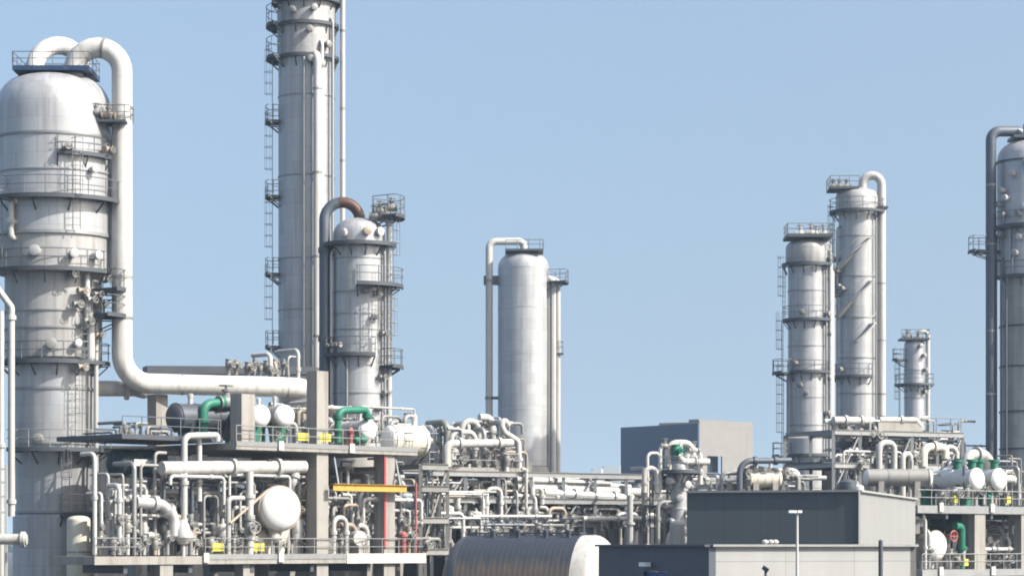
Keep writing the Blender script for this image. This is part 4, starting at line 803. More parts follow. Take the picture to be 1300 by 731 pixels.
# ------------------------------------------------------------------ 8. dark horizontal tank
D = 150; r = S(72, D); zc = zrow(679, D) - r
t = thing('storage_tank', 'long dark ribbed horizontal tank with a bright white rounded end', 'tank', (P(660, 690, D).x, D, 0))
a, b = P(598, 690, D + 1.6), P(742, 690, D - .6); a.z = b.z = zc; d = (b - a).normalized(); L = (b - a).length
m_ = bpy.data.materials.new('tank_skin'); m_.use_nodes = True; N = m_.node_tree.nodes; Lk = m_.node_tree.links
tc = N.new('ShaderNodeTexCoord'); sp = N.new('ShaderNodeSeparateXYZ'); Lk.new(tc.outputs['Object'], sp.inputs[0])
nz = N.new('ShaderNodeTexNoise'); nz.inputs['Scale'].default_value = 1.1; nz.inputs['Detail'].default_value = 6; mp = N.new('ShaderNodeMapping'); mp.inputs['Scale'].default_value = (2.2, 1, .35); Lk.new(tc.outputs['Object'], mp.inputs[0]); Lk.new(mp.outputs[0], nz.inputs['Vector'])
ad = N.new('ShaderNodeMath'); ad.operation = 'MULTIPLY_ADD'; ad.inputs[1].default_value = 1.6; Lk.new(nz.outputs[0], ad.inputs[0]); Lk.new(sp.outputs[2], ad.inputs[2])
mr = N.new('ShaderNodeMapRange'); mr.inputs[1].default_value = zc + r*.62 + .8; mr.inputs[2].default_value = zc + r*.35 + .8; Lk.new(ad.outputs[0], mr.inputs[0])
mx = N.new('ShaderNodeMix'); mx.data_type = 'RGBA'; mx.inputs[6].default_value = (.03,.036,.047,1); mx.inputs[7].default_value = (.09,.072,.056,1); Lk.new(mr.outputs[0], mx.inputs[0]); Lk.new(mx.outputs[2], N['Principled BSDF'].inputs['Base Color']); N['Principled BSDF'].inputs['Roughness'].default_value = .48; N['Principled BSDF'].inputs['Metallic'].default_value = .2  # brown lower part stands in for the ground's reflection, put into the colour
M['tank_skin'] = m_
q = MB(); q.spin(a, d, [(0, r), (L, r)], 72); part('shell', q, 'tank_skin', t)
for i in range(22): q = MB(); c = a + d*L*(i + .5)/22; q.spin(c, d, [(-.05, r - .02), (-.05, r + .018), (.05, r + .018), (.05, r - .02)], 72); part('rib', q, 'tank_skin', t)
q = MB(); q.spin(b, d, [(0, r*1.004), (S(14, D), r*1.004)] + [(S(14, D) + S(32, D)*math.sin(math.pi/2*i/10), r*1.004*math.cos(math.pi/2*i/10)) for i in range(1, 11)], 72); part('head', q, 'white_paint', t)
q = MB(); q.spin(a, -d, [(0, r*1.004)] + [(S(32, D)*math.sin(math.pi/2*i/10), r*1.004*math.cos(math.pi/2*i/10)) for i in range(1, 11)], 72); part('head', q, 'dark_steel', t)
q = MB(); q.box(((a.x+b.x)/2, (a.y+b.y)/2 + .4, zc + r + .12), (L*.98, 1.4, .1), math.atan2(d.y, d.x)); o = part('walkway', q, 'grating', t)
railing_run('railing', [(a.x, a.y + .9, zc + r + .17), (b.x, b.y + .9, zc + r + .17)], o, 'rail_dark', .8)
for k in (.2, .42, .66, .86): nozzle(t, a + d*L*k + Vector((0, -.9, r*.97)), (0,-.2,1), .16, .22, 'dark_steel', 'nozzle')
for k in (.15, .8): q = MB(); c = a + d*L*k; q.box((c.x, c.y, (zc - r*.6)/2), (.6, r*1.8, max(.3, zc - r*.6)), math.atan2(d.y, d.x)); part('saddle', q, 'concrete', t)

# ------------------------------------------------------------------ 9. valve tower and white dome right of the rack
D = 196; Q = Grid(820, 196, 20)
t = thing('reactor_vessel', 'pale upright vessel wrapped in branch pipes in front of the blue-walled hall', 'vessel', P(862, 690, D + 1)*1); t.location.z = 0; WL[t] = Vector(t.location)
shell(t, 862, D + 1, [(780, 11), (640, 11), (600, 10.5), (590, 9), (587, 5), (560, 5)], 'aluminium_cladding')
for y in (600, 622, 645): band(t, 862, D + 1, y, 10.6, 1.2, 2, 'pale_grey_paint')
for a, y in ((-40, 610), (30, 615), (0, 632), (-60, 640), (50, 650)): p, d = surf(P(862, 690, D+1).x, D + 1, S(10.5, D), a, zrow(y, D)); nozzle(t, p, d, .3, .5, 'pale_grey_paint', 'nozzle')
platform(t, P(862, 690, D+1).x, D + 1, S(10.6, D), S(16, D), -100, 100, zrow(597, D), dark=False, hgt=1.0)
valve(t, P(858, 572, D + .4), (0,0,1), .22, 'green_paint', Vector((.6, -.8, 0)), 'green_paint')
for x0, x1, ya, yb, r, mt, lb in ((838, 850, 566, 620, .16, 'pale_grey_paint', 'thin pale loop pipe left of the green-capped vessel'), (822, 838, 575, 630, .13, 'white_paint', 'thin white square loop before the blue-walled hall'), (848, 880, 562, 592, .26, 'white_paint', 'white arched pipe over the green-capped vessel'), (872, 889, 572, 618, .2, 'pale_grey_paint', 'pale arched pipe between the green-capped vessel and the beige hall wall'), (818, 834, 594, 625, .2, 'white_paint', 'short white double-legged pipe at the foot of the blue-walled hall')):
    pipe_thing('pipe_loop', lb, 'pipe', [Q.pt(x0, yb, 0), Q.pt(x0, ya, 0), Q.pt(x1, ya, 0), Q.pt(x1, yb, 0)], r, mt, r*3, [(0, .4), (2, .6)], [(1, .5)] if x0 in (838, 872) else (), 'vessel pipework')
pipe_thing('branch_pipe', 'white level branch from the green-capped vessel to the charcoal shed roof', 'pipe', [Q.pt(856, 574, -.3), Q.pt(868, 586, -.3), Q.pt(900, 586, -.3)], .27, 'white_paint', .7, [(1, .5)], (), 'vessel pipework')
clutter([('riser', 7, Q, 815, 895, 640, (592, 625), (.5, 4), (.08, .2), pw), ('valve', 6, Q, 822, 895, 620, (604, 612), (-.5, 2), (.1, .2), pw), ('loop', 4, Q, 822, 885, 690, (636, 655), (-.6, 1.5), (.1, .22), pw), ('run', 5, Q, 812, 870, 690, (606, 650), (0, 3), (.1, .22), pw), ('riser', 5, Q, 838, 884, 690, (642, 668), (-1, 1), (.1, .22), pw)], 'round the green-capped upright vessel', 'vessel pipework', 31)
t = thing('surge_vessel', 'squat white dome-topped vessel behind the low dark office front', 'vessel', (P(872, 690, 186).x, 186, 0))
shell(t, 868, 186, [(790, 23), (688, 23)] + dome(686, 668, 22.5), 'white_paint'); shell(t, 860, 185, [(700, 10), (668, 10)] + dome(666, 660, 10), 'pale_grey_paint', 'top_nozzle')
t = thing('drain_stand', 'white steel pipe stand with two legs before the charcoal shed end', 'pipe support', (Q.pt(878, 690, -2).x, Q.pt(878, 690, -2).y, 0))
for px in (872, 882): q = MB(); a = Q.pt(px, 658, -2.2); q.tube([(a.x, a.y, 0), a], .13, 8); part('leg', q, 'white_paint', t)
q = MB(); q.tube([Q.pt(870, 656, -2.2), Q.pt(884, 656, -2.2)], .16, 8); part('cross_bar', q, 'white_paint', t)
q = MB(); a = P(800, 690, 185); q.tube([(a.x, a.y, 0), (a.x, a.y, zrow(628, 185))], .22, 10); q.spin((a.x, a.y, zrow(664, 185)), (0,0,1), [(-.1, .36), (.1, .36)], 12); solo('pipe_stanchion', q, 'pale_grey_paint', 'pale upright stanchion right of the white tank end', 'pipe support')

# ------------------------------------------------------------------ 10. far hall, far skyline
D = 520; t = thing('industrial_hall', 'large far hall with a blue side wall and a beige end wall', 'hall', (P(886, 690, D).x, D, 0))
c = P(886, 690, D).xy; e1 = Vector((-.62, .785)); e2 = Vector((.785, .62))
def reach(c, e, px): k = (px - 650)/F; return c + e * ((k*c.y - c.x) / (e.x - k*e.y))
lft, rgt = reach(c, e1, 788), reach(c, e2, 956); zt = zrow(533, D)
hz = zrow(604, D), zrow(578, D); sc = lambda px: (reach(c, e2, px) - c).length
wall('side_wall', lft, c, 0, zrow(537, D), .4, 'far_blue_cladding', t)
ew = wall('end_wall', c + e2*.42, rgt, 0, zt, .4, 'far_beige_wall', t, [(sc(896), sc(915), *hz)])
q = MB(); a = c + e2*(.42 + sc(906)) - Vector((-e2.y, e2.x))*-2.0; q.box((a.x, a.y, (hz[0]+hz[1])/2), (sc(914)-sc(898) + 1.5, .3, hz[1]-hz[0] + 1.5), math.atan2(e2.y, e2.x)); part('loading_door', q, 'glass_dark', t)
bk = lft + (rgt - c); q = MB(); zr = zrow(537, D) - .5
q.add([(lft.x, lft.y + .5, zr), (c.x, c.y + .9, zr), (rgt.x - .4, rgt.y, zr), (bk.x, bk.y, zr)], [(0,1,2,3)]); q.add([(lft.x, lft.y + .5, zr - .4), (c.x, c.y + .9, zr - .4), (rgt.x - .4, rgt.y, zr - .4), (bk.x, bk.y, zr - .4)], [(3,2,1,0)]); part('roof', q, 'roof_felt', t)
q = MB(); d = e2; n = Vector((-d.y, d.x)); s0 = c + e2*2 + n*2; q.hexa([(s0.x, s0.y, zt - .5), (s0.x + d.x*8, s0.y + d.y*8, zt - .5), (s0.x + d.x*8 + n.x*3, s0.y + d.y*8 + n.y*3, zt - .5), (s0.x + n.x*3, s0.y + n.y*3, zt - .5), (s0.x, s0.y, zt + .35), (s0.x + d.x*8, s0.y + d.y*8, zt + .35), (s0.x + d.x*8 + n.x*3, s0.y + d.y*8 + n.y*3, zt + .35), (s0.x + n.x*3, s0.y + n.y*3, zt + .35)]); part('roof_vent', q, 'mid_grey_paint', t)
q = MB(); s0 = c + e1*3 + Vector((e2.x, e2.y))*5; s1 = c + e1*17 + Vector((e2.x, e2.y))*5
q.beam((s0.x, s0.y, zrow(535.5, D)), (s1.x, s1.y, zrow(533.5, D)), 1.2, .5); q.beam((s0.x, s0.y, zr), (s0.x, s0.y, zrow(535.5, D)), .6); q.beam((s1.x, s1.y, zr), (s1.x, s1.y, zrow(534, D)), .6); part('roof_rail', q, 'tan_steel', t)
clad_mat('far_grey_wall', (.30,.32,.33), .0, seam=(12, 12))
for px0, px1, y, Df, lb in ((752, 763, 594, 1500, 'small hazy grey block on the skyline, narrower of two'), (766, 787, 591, 1400, 'wider hazy grey block on the skyline beside the blue-walled hall')):
    a0, a1 = P(px0, 690, Df), P(px1, 690, Df); t = thing('distant_building', lb, 'building', (a0.x, Df, 0), 'skyline buildings')
    z1 = zrow(y, Df); wall('wall', a0.xy, a1.xy, 0, z1, .5, 'far_grey_wall', t); wall('wall', a1.xy, (a1.x + 4, a1.y + 25), 0, z1, .5, 'far_grey_wall', t)
    q = MB(); q.hexa([(a0.x, Df+.6, z1-.5), (a1.x-.2, Df+.6, z1-.5), (a1.x+3.4, Df+25, z1-.5), (a0.x, Df+25, z1-.5), (a0.x, Df+.6, z1-.1), (a1.x-.2, Df+.6, z1-.1), (a1.x+3.4, Df+25, z1-.1), (a0.x, Df+25, z1-.1)]); part('roof', q, 'roof_felt', t)
# far treeline: an uneven leafy belt
mat('far_foliage', (.06,.08,.05), .9, 0, .4, 0, .2)
q = MB(); rg = random.Random(3)
for i in range(900):
    a = Vector((rg.uniform(-420, 420), rg.uniform(1750, 1830), 0)); h = 9 + 9*(.5 + .5*math.sin(a.x*.021 + 1.3*math.sin(a.x*.057))) * rg.uniform(.6, 1.1); s = rg.uniform(3, 6)
    prof = [(0, s*.3), (h*.25, s*.8), (h*.55, s), (h*.8, s*.7), (h, .3)]
    o0 = len(q.v); q.spin(a, (0,0,1), prof, 7)
    for j in range(o0, len(q.v)): v = q.v[j]; q.v[j] = (v[0] + rg.uniform(-1, 1), v[1] + rg.uniform(-1, 1), v[2] + rg.uniform(-1, 1) if v[2] > 1 else v[2])
o = solo('distant_treeline', q, 'far_foliage', 'dark green belt of far trees along the skyline', 'trees', None, 'stuff')

# ------------------------------------------------------------------ 11. charcoal shed and office front
c = P(1090, 690, 140).xy; e1 = Vector((-math.cos(R(16)), math.sin(R(16)))); e2 = Vector((math.sin(R(16)), math.cos(R(16))))
lft, rgt = reach(c, e1, 872), reach(c, e2, 1162); zt = zrow(624, 140)
t = thing('warehouse', 'large windowless shed with a charcoal ribbed long wall and a pale end wall', 'warehouse', (c.x, c.y, 0))
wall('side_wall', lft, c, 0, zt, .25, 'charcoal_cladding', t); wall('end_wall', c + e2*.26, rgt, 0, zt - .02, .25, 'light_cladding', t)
n1, n2 = e2, e1
q = MB(); bk = lft + (rgt - c); q.hexa([(*(lft + e2*.27), zt - .5), (*(c + e2*.27 + e1*.27), zt - .5), (*(rgt + e1*.27), zt - .5), (*bk, zt - .5), (*(lft + e2*.27), zt - .22), (*(c + e2*.27 + e1*.27), zt - .22), (*(rgt + e1*.27), zt - .22), (*bk, zt - .22)]); part('roof', q, 'roof_felt', t)
q = MB(); f3 = lambda p, z: Vector((p.x, p.y, z)); q.beam(f3(lft - e2*.03, zt + .06), f3(c - e2*.03 - e1*.03, zt + .06), .3, .12); part('eaves_trim', q, 'galvanised_steel', t); q = MB(); q.beam(f3(c - e1*.03 + e2*.14, zt + .055), f3(rgt - e1*.03, zt + .055), .3, .11); part('eaves_trim', q, 'pale_grey_paint', t)
q = MB(); q.beam(f3(c - e2*.05 - e1*.05, 0), f3(c - e2*.05 - e1*.05, zt), .1, .1); part('corner_trim', q, 'pale_grey_paint', t)
c = P(900, 690, 105).xy; th = R(25); e1 = Vector((-math.sin(th), math.cos(th))); e2 = Vector((math.cos(th), math.sin(th)))
lft, rgt = reach(c, e1, 760), reach(c, e2, 1163); zt = zrow(693.5, 105)
t = thing('office_building', 'low flat-roofed building with a dark panelled side and a cream panelled front', 'building', (c.x, c.y, 0))
Ld = (c - lft).length; sx = lambda px: (reach(c, e1, px) - lft).length
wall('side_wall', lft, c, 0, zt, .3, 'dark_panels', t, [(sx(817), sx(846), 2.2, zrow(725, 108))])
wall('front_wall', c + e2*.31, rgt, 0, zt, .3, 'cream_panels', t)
n = e2; q = MB(); s0, s1 = lft + e1*(-(Ld - (Ld - sx(817)))) , None
p0, p1 = reach(c, e1, 818) + e2*.12, reach(c, e1, 845) + e2*.12
q.hexa([(*p0, 2.25), (*p1, 2.25), (*(p1 + e2*.06), 2.25), (*(p0 + e2*.06), 2.25), (*p0, zrow(726, 108)), (*p1, zrow(726, 108)), (*(p1 + e2*.06), zrow(726, 108)), (*(p0 + e2*.06), zrow(726, 108))]); part('blue_window', q, 'blue_paint', t)
q = MB(); p = reach(c, e1, 825) - e2*.25; q.box((p.x, p.y, zrow(716, 109)), (.55, .3, .18), th + R(90)); q.beam((p.x, p.y, zrow(716, 109)), (*(p + e2*.25), zrow(718, 109)), .08); part('wall_lamp', q, 'lamp_glass', t)
q = MB(); bk = lft + (rgt - c); q.hexa([(*(lft + e2*.32), zt - .45), (*(c + e2*.32 + e1*.32), zt - .45), (*(rgt + e1*.32), zt - .45), (*bk, zt - .45), (*(lft + e2*.32), zt - .15), (*(c + e2*.32 + e1*.32), zt - .15), (*(rgt + e1*.32), zt - .15), (*bk, zt - .15)]); part('roof', q, 'roof_felt', t)
q = MB(); q.beam(f3(c + e2*.1 - e1*.03, zt + .05), f3(rgt - e1*.03, zt + .05), .34, .1); part('parapet_cap', q, 'galvanised_steel', t); q = MB(); q.beam(f3(lft - e2*.03, zt + .045), f3(c - e2*.03, zt + .045), .34, .09); part('parapet_cap', q, 'dark_steel', t)
for px in (990, 997, 1003): q = MB(); p = reach(c, e2, px) + e1*1.2; q.spin((p.x, p.y, zt - .16), (0,0,1), [(0, .09), (.3, .09), (.32, .15), (.4, .15), (.46, .05)], 10); part('roof_vent', q, 'pale_grey_paint', t)
wall('rear_wall', rgt, bk, 0, zt - .03, .3, 'cream_panels', t)
# lamp and posts in front
a = P(1012, 690, 98); t = thing('street_lamp', 'slender grey lamp post with a double white head before the cream office front', 'street lamp', (a.x, a.y, 0))
q = MB(); zt = zrow(650, 98); q.spin((a.x, a.y, 0), (0,0,1), [(0, .13), (.5, .12), (.52, .075), (zt, .05)], 12); part('pole', q, 'pale_grey_paint', t)
for s, w in ((-1, .3), (1, .16)): q = MB(); q.box((a.x + s*w*.6, a.y - .05, zt + .03), (w, .22, .1)); part('lamp_head', q, 'lamp_glass', t)
q = MB(); q.beam((a.x - .05, a.y, zt - .02), (a.x + .12, a.y, zt + .02), .06); part('lamp_arm', q, 'galvanised_steel', t)
a = P(1118, 690, 96); q = MB(); zt = zrow(686, 96); q.spin((a.x, a.y, 0), (0,0,1), [(0, .12), (.02, .085), (zt, .085), (zt + .05, .03)], 12); solo('steel_post', q, 'dark_steel', 'plain dark steel post rising before the cream office front', 'post')
a = P(972, 690, 96); t = thing('flood_light', 'short dark post with a tilted lamp head, only its tip showing before the cream front', 'lamp', (a.x, a.y, 0)); q = MB(); zt = zrow(722, 96); q.spin((a.x, a.y, 0), (0,0,1), [(0, .07), (zt, .05)], 10); part('pole', q, 'dark_steel', t); q = MB(); q.beam((a.x - .1, a.y, zt + .08), (a.x + .08, a.y - .1, zt - .06), .1, .16); part('lamp_head', q, 'dark_steel', t)

# ------------------------------------------------------------------ 12. plant seen over the charcoal shed roof
T = Grid(905, 178, 15); TU = Vector((T.u.x, T.u.y, 0)); TV = Vector((T.v.x, T.v.y, 0))
pipe_thing('header_pipe', 'slate level pipe with a drooping elbow end, above the charcoal shed roof', 'pipe', [T.pt(939, 640, 0), T.pt(939, 585, 0), T.pt(1004, 584, 0)], .22, 'slate_pipe', .9, [(1, .3), (1, .7)], (), 'pipes over the shed roof', 14)
drum_thing('condensate_drum', 'cream horizontal drum just over the charcoal shed roof', 'vessel', T.pt(945, 607, 1.0), T.pt(992, 607, 1.0), .65, 'cream_paint', 'cream_paint', 0, None, 3, 'concrete', 2)
clutter([('riser', 7, T, 905, 1000, 650, (592, 612), (.5, 4), (.08, .18), pw), ('loop', 6, T, 905, 985, 650, (594, 608), (.4, 3), (.1, .2), pw), ('valve', 6, T, 942, 1000, 606, (592, 600), (.2, 1.5), (.1, .18), pw), ('run', 3, T, 905, 985, 650, (600, 616), (1, 3), (.1, .2), pw)], 'above the charcoal shed roof', 'pipes over the shed roof', 41)
t, L0, L1, zs = rack('pipe_rack', 'pale low steel rack whose top just clears the charcoal shed roof', T, 900, 1000, 3, 3, 6, (616, 650), 'pale_grey_paint')

# ------------------------------------------------------------------ 13. right-hand process structure
E = Grid(1165, 178, 40); EU = Vector((E.u.x, E.u.y, 0)); EV = Vector((E.v.x, E.v.y, 0))
zu = zrow(642, 182); zl = zrow(722, 182)
t = thing('process_structure', 'open two-level deck structure carrying green-footed exchangers, cut by the photo edge', 'structure', E.at(4, 3, 0))
Le = E.L(1345)
q = MB(); slab(q, E, 0, Le, 0, 11, zu - .55, zu); dk = part('upper_deck', q, 'galvanised_steel', t); railing_run('railing', [E.at(.1, .1, zu), E.at(Le, .1, zu)], dk)
q = MB(); slab(q, E, .5, Le, 0, 11, zl - .5, zl); dk = part('lower_deck', q, 'galvanised_steel', t); railing_run('railing', [E.at(.6, .1, zl), E.at(Le, .1, zl)], dk)
for px, off, w in ((1236, .7, 1.2), (1295, .7, 1.2), (1180, 6, 1.0), (1236, 9, 1.0), (1295, 9, 1.0)):
    a = E.pt(px, 690, off); q = MB(); q.box((a.x, a.y, (zu - .57)/2), (w, w, zu - .57), E.th); part('concrete_column', q, 'concrete', t)
q = MB()
for px in (1176, 1205, 1262, 1320): q.beam(E.at(E.L(px), .2, zu - .75), E.at(E.L(px), 10.5, zu - .75), .25, .36)
part('floor_beam', q, 'dark_steel', t)
for px, z in ((1195, zu), (1260, zu), (1195, zl), (1261, zl)):
    a = E.pt(px, 690, -.1); q = MB(); q.box((a.x, a.y, z - .12), (.42, .08, .62), E.th); part('marker_plate', q, 'white_paint', t)
for px, z in ((1225, zl), (1279, zu), (1212, zu)):
    a = E.pt(px, 690, .3); q = MB(); q.box((a.x, a.y, z + .5), (.42, .3, .5), E.th); part('warning_board', q, 'safety_yellow', t)
g_ = 'green-footed exchangers on the far deck'
for px, lb in ((1245, 'silver exchanger with a white dished end and green feet, nearer the shed of the pair'), (1273, 'silver exchanger with a white dished end and green feet, nearer the domed column')):
    a = E.pt(px, 608, .4); t2 = drum_thing('heat_exchanger', lb, 'exchanger', a, a + EV*6.5, .80, 'aluminium_pipe', 'bright_white', zu, g_, 2, 'green_paint', 0)
    for k in (.8, 2.2): c = a + EV*k; q = MB(); q.tube([c + Vector((0,0,.7)), c + Vector((0,0,1.3))], .3, 12); q.spin(c + Vector((0,0,1.3)), (0,0,1), [(0, .42), (.16, .42)], 12); part('nozzle', q, 'green_paint', t2)
    c = a + EV*1.0; q = MB(); q.tube([c - Vector((0,0,.7)), c - Vector((0,0,1.25)), c - Vector((0,0,1.25)) - EU*.7], .26, 12); part('nozzle', q, 'green_paint', t2)
pipe_thing('header_pipe', 'grey arched pipe over the green-footed exchangers', 'pipe', [E.pt(1225, 600, 3), E.pt(1228, 577, 3), E.pt(1252, 577, 3), E.pt(1258, 596, 3)], .42, 'pale_grey_paint', 1.0, [(1, .5)], (), None, 16)
drum_thing('heat_exchanger', 'grey level exchanger behind the shed end with a small white tip', 'exchanger', E.pt(1184, 606, .5), E.pt(1184, 606, .5) - EU*4.0 + EV*3, .62, 'mid_grey_paint', 'bright_white', zu - 2, None, 2, 'concrete', 1)
drum_thing('pressure_drum', 'white egg-ended drum on the lower level between the shed end and a green pipe', 'vessel', E.pt(1195, 692, .5), E.pt(1195, 692, .5) + EV*6, 1.05, 'tan_steel', 'bright_white', zl - 1, None, 1, 'concrete', 1)
drum_thing('filter_drum', 'small white-capped drum high under the deck against the shed end', 'vessel', E.pt(1172, 658, .8), E.pt(1172, 658, .8) + EV*3, .5, 'pale_grey_paint', 'bright_white', None, None, 1, 'concrete', 0)
drum_thing('heat_exchanger', 'dark teal exchanger in the deck\'s shade above the white egg-ended drum', 'exchanger', E.pt(1186, 664, 3), E.pt(1226, 664, 3), .75, 'teal_paint', 'teal_paint', None, None, 2, 'dark_steel', 0)
pipe_thing('cooling_pipe', 'bright green upright pipe beside the pale concrete post', 'pipe', [E.pt(1221, 722, 1), E.pt(1221, 668, 1), E.pt(1212, 667, 1)], .3, 'green_paint', .4, [(0, .5)])
w = MB(); c = E.pt(1211, 680, .6); ring = [c + (EU*math.cos(2*math.pi*i/20) + Vector((0,0,1))*math.sin(2*math.pi*i/20))*.38 for i in range(21)]; w.tube(ring, .06, 8, False); [w.beam(ring[i], ring[i+10], .07) for i in (0, 5)]; w.tube([c, c + EV*2], .1, 8); solo('hose_reel', w, 'faded_red', 'faded red wheel-shaped hose reel beside the white egg-ended drum', 'hose reel')
pr_ = ['pale_grey_paint', 'mid_grey_paint', 'aluminium_pipe', 'galvanised_steel', 'white_paint', 'slate_pipe']
clutter([('riser', 8, E, 1242, 1300, 721, (655, 690), (1, 5), (.08, .2), pr_), ('loop', 5, E, 1245, 1295, 721, (690, 705), (.6, 3), (.12, .22), pr_), ('valve', 6, E, 1205, 1300, 721, (700, 708), (.5, 2), (.1, .18), pr_ + ['tan_steel']), ('run', 5, E, 1242, 1285, 721, (660, 700), (2, 6), (.12, .24), ['dark_steel', 'slate_pipe', 'mid_grey_paint']), ('riser', 4, E, 1168, 1186, 721, (655, 690), (.5, 3), (.1, .2), pr_)], 'under the deck with green-footed exchangers', 'far deck pipework', 51)
clutter([('riser', 6, E, 1200, 1300, 641, (590, 625), (.8, 4), (.08, .16), pr_), ('valve', 6, E, 1188, 1240, 641, (615, 630), (.3, 2), (.12, .2), pr_ + ['green_paint']), ('run', 5, E, 1180, 1250, 641, (585, 615), (3, 7), (.14, .3), pr_), ('loop', 4, E, 1186, 1240, 641, (575, 605), (3, 8), (.14, .26), pr_)], 'on the deck with green-footed exchangers', 'far deck pipework', 52)
# pipework and rack around the twin columns
B = Grid(1055, 205, 28)
t, L0, L1, zs = rack('pipe_rack', 'grey steel rack at the feet of the twin columns', B, 1058, 1222, 5, 0, 7, (548, 590, 625), 'galvanised_steel', None, 548)
q = MB(); slab(q, B, B.L(1116), B.L(1172), .1, 6.8, zs[0] + .22, zs[0] + .9); part('deck', q, 'concrete', t); q = MB(); slab(q, B, L0, L1, 1.5, 6.8, zs[1] + .22, zs[1] + .34); part('deck', q, 'grating', t)
railing_run('railing', [B.at(B.L(1172), .2, zs[0] + .3), B.at(L1, .2, zs[0] + .3)], t, 'rail_dark')
for i, (y, px, mt) in enumerate(((566, 1066, 'dark_steel'), (608, 1062, 'dark_steel'), (570, 1120, 'dark_steel'), (612, 1118, 'slate_pipe'), (600, 1164, 'slate_pipe'))):
    a = B.pt(px, y, 5); tt = drum_thing('heat_exchanger', '', 'exchanger', a, a + Vector((B.u.x, B.u.y, 0))*3.4, .95, mt, mt, None, 'exchangers inside the twin-column rack', 2, 'concrete', 0); auto(tt, 'dark horizontal exchanger', 'inside the rack at the twin columns', px)
pipe_thing('header_pipe', 'white level header across the feet of the twin columns', 'pipe', [B.pt(1058, 533, .4), B.pt(1108, 534, .4)], .3, 'white_paint', .4, [(0, .3), (0, .7)], (), None, 14)
for i, (px, y, r, lb) in enumerate(((1116, 562, .27, 'larger pale upturned-U pipe at the twin columns'), (1146, 576, .24, 'slimmer white upturned-U pipe reaching down to the pale shed wall'))):
    pipe_thing('pipe_loop', lb, 'pipe', [B.pt(px, 650, -.6), B.pt(px, y, -.6), B.pt(px + (19 if i == 0 else 10), y, -.6), B.pt(px + (19 if i == 0 else 10), (600 if i == 0 else 650), -.6)], r, 'pale_grey_paint' if i == 0 else 'white_paint', .55, [(0, .5)], (), 'twin column pipework', 14)
pipe_thing('level_pipe', 'cream hooked pipe on the rack beside the smallest column', 'pipe', [B.pt(1172, 592, -.2), B.pt(1172, 567, -.2), B.pt(1200, 568, -.2), B.pt(1200, 582, -.2)], .36, 'cream_paint', .7, [(1, .5)], (), 'twin column pipework', 14)
pipe_thing('level_pipe', 'white level pipe over the concrete deck before the smallest column', 'pipe', [B.pt(1116, 533, .3), B.pt(1162, 533, .3), B.pt(1168, 540, .3)], .26, 'white_paint', .3, [(0, .6)], (), 'twin column pipework', 14)
clutter([('riser', 9, B, 1058, 1115, 560, (532, 542), (.2, 1.5), (.1, .22), pw), ('riser', 8, B, 1058, 1120, 640, (560, 610), (-.4, 3), (.08, .2), pr_), ('loop', 6, B, 1060, 1110, 640, (560, 610), (-.3, 2), (.1, .22), pr_), ('run', 7, B, 1058, 1180, 640, (555, 625), (-.2, 3), (.1, .28), pr_), ('valve', 8, B, 1060, 1215, 600, (575, 588), (-.4, 1), (.12, .2), pr_ + ['tan_steel']), ('riser', 7, B, 1165, 1222, 600, (528, 560), (.5, 4), (.07, .15), pr_), ('loop', 4, B, 1165, 1215, 640, (560, 600), (-.2, 2), (.12, .24), pr_), ('pot', 3, B, 1064, 1115, 640, (605, 615), (-.8, .2), (.16, .22), pr_)], 'at the feet of the twin columns', 'twin column pipework', 61)
Wt = thing('added_backdrop', 'low dark added backdrop behind the rack at the twin columns', 'backdrop', (P(1150, 690, 226).x, 226, 0))  # added dark backing for the gaps of this rack
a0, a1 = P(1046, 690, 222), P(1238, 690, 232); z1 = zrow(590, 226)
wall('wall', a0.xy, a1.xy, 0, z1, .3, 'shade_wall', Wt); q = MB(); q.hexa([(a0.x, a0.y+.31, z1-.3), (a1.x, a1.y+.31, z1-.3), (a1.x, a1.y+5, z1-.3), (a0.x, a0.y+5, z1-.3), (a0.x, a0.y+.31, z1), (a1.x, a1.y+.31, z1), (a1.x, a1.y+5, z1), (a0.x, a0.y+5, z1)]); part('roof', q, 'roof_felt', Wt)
Wt = thing('added_backdrop', 'dark added backdrop wall under the far deck, at the photo edge', 'backdrop', (P(1250, 690, 204).x, 204, 0))  # added wall, a dark backing for the open space under the deck
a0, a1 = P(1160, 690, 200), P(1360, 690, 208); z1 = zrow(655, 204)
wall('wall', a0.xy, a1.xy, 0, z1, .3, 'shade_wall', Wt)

# ------------------------------------------------------------------ the finer pipework that fills the gaps
fine = ['mid_grey_paint', 'galvanised_steel', 'pale_grey_paint', 'mid_grey_paint', 'tan_steel', 'slate_pipe']
clutter([('riser', 18, G, 255, 400, 704, (580, 660), (3, 8), (.05, .1), fine), ('riser', 14, G, 412, 535, 704, (580, 660), (2, 8), (.05, .1), fine), ('long', 6, G, 250, 380, 704, (585, 660), (4, 8), (.06, .12), fine), ('run', 8, G, 260, 500, 704, (590, 680), (3, 8), (.06, .11), fine), ('loop', 9, G, 268, 520, 704, (600, 680), (2, 7), (.06, .12), fine)], 'among the deep lower deck pipes', 'deep deck pipework', 71)
clutter([('riser', 10, G, 125, 250, 704, (575, 660), (2, 4.2), (.05, .1), fine), ('loop', 5, G, 130, 240, 704, (600, 670), (1.5, 4), (.06, .12), fine), ('run', 6, G, 125, 235, 704, (585, 680), (1.5, 4), (.06, .12), fine)], 'low beside the widest column', 'deep deck pipework', 72)
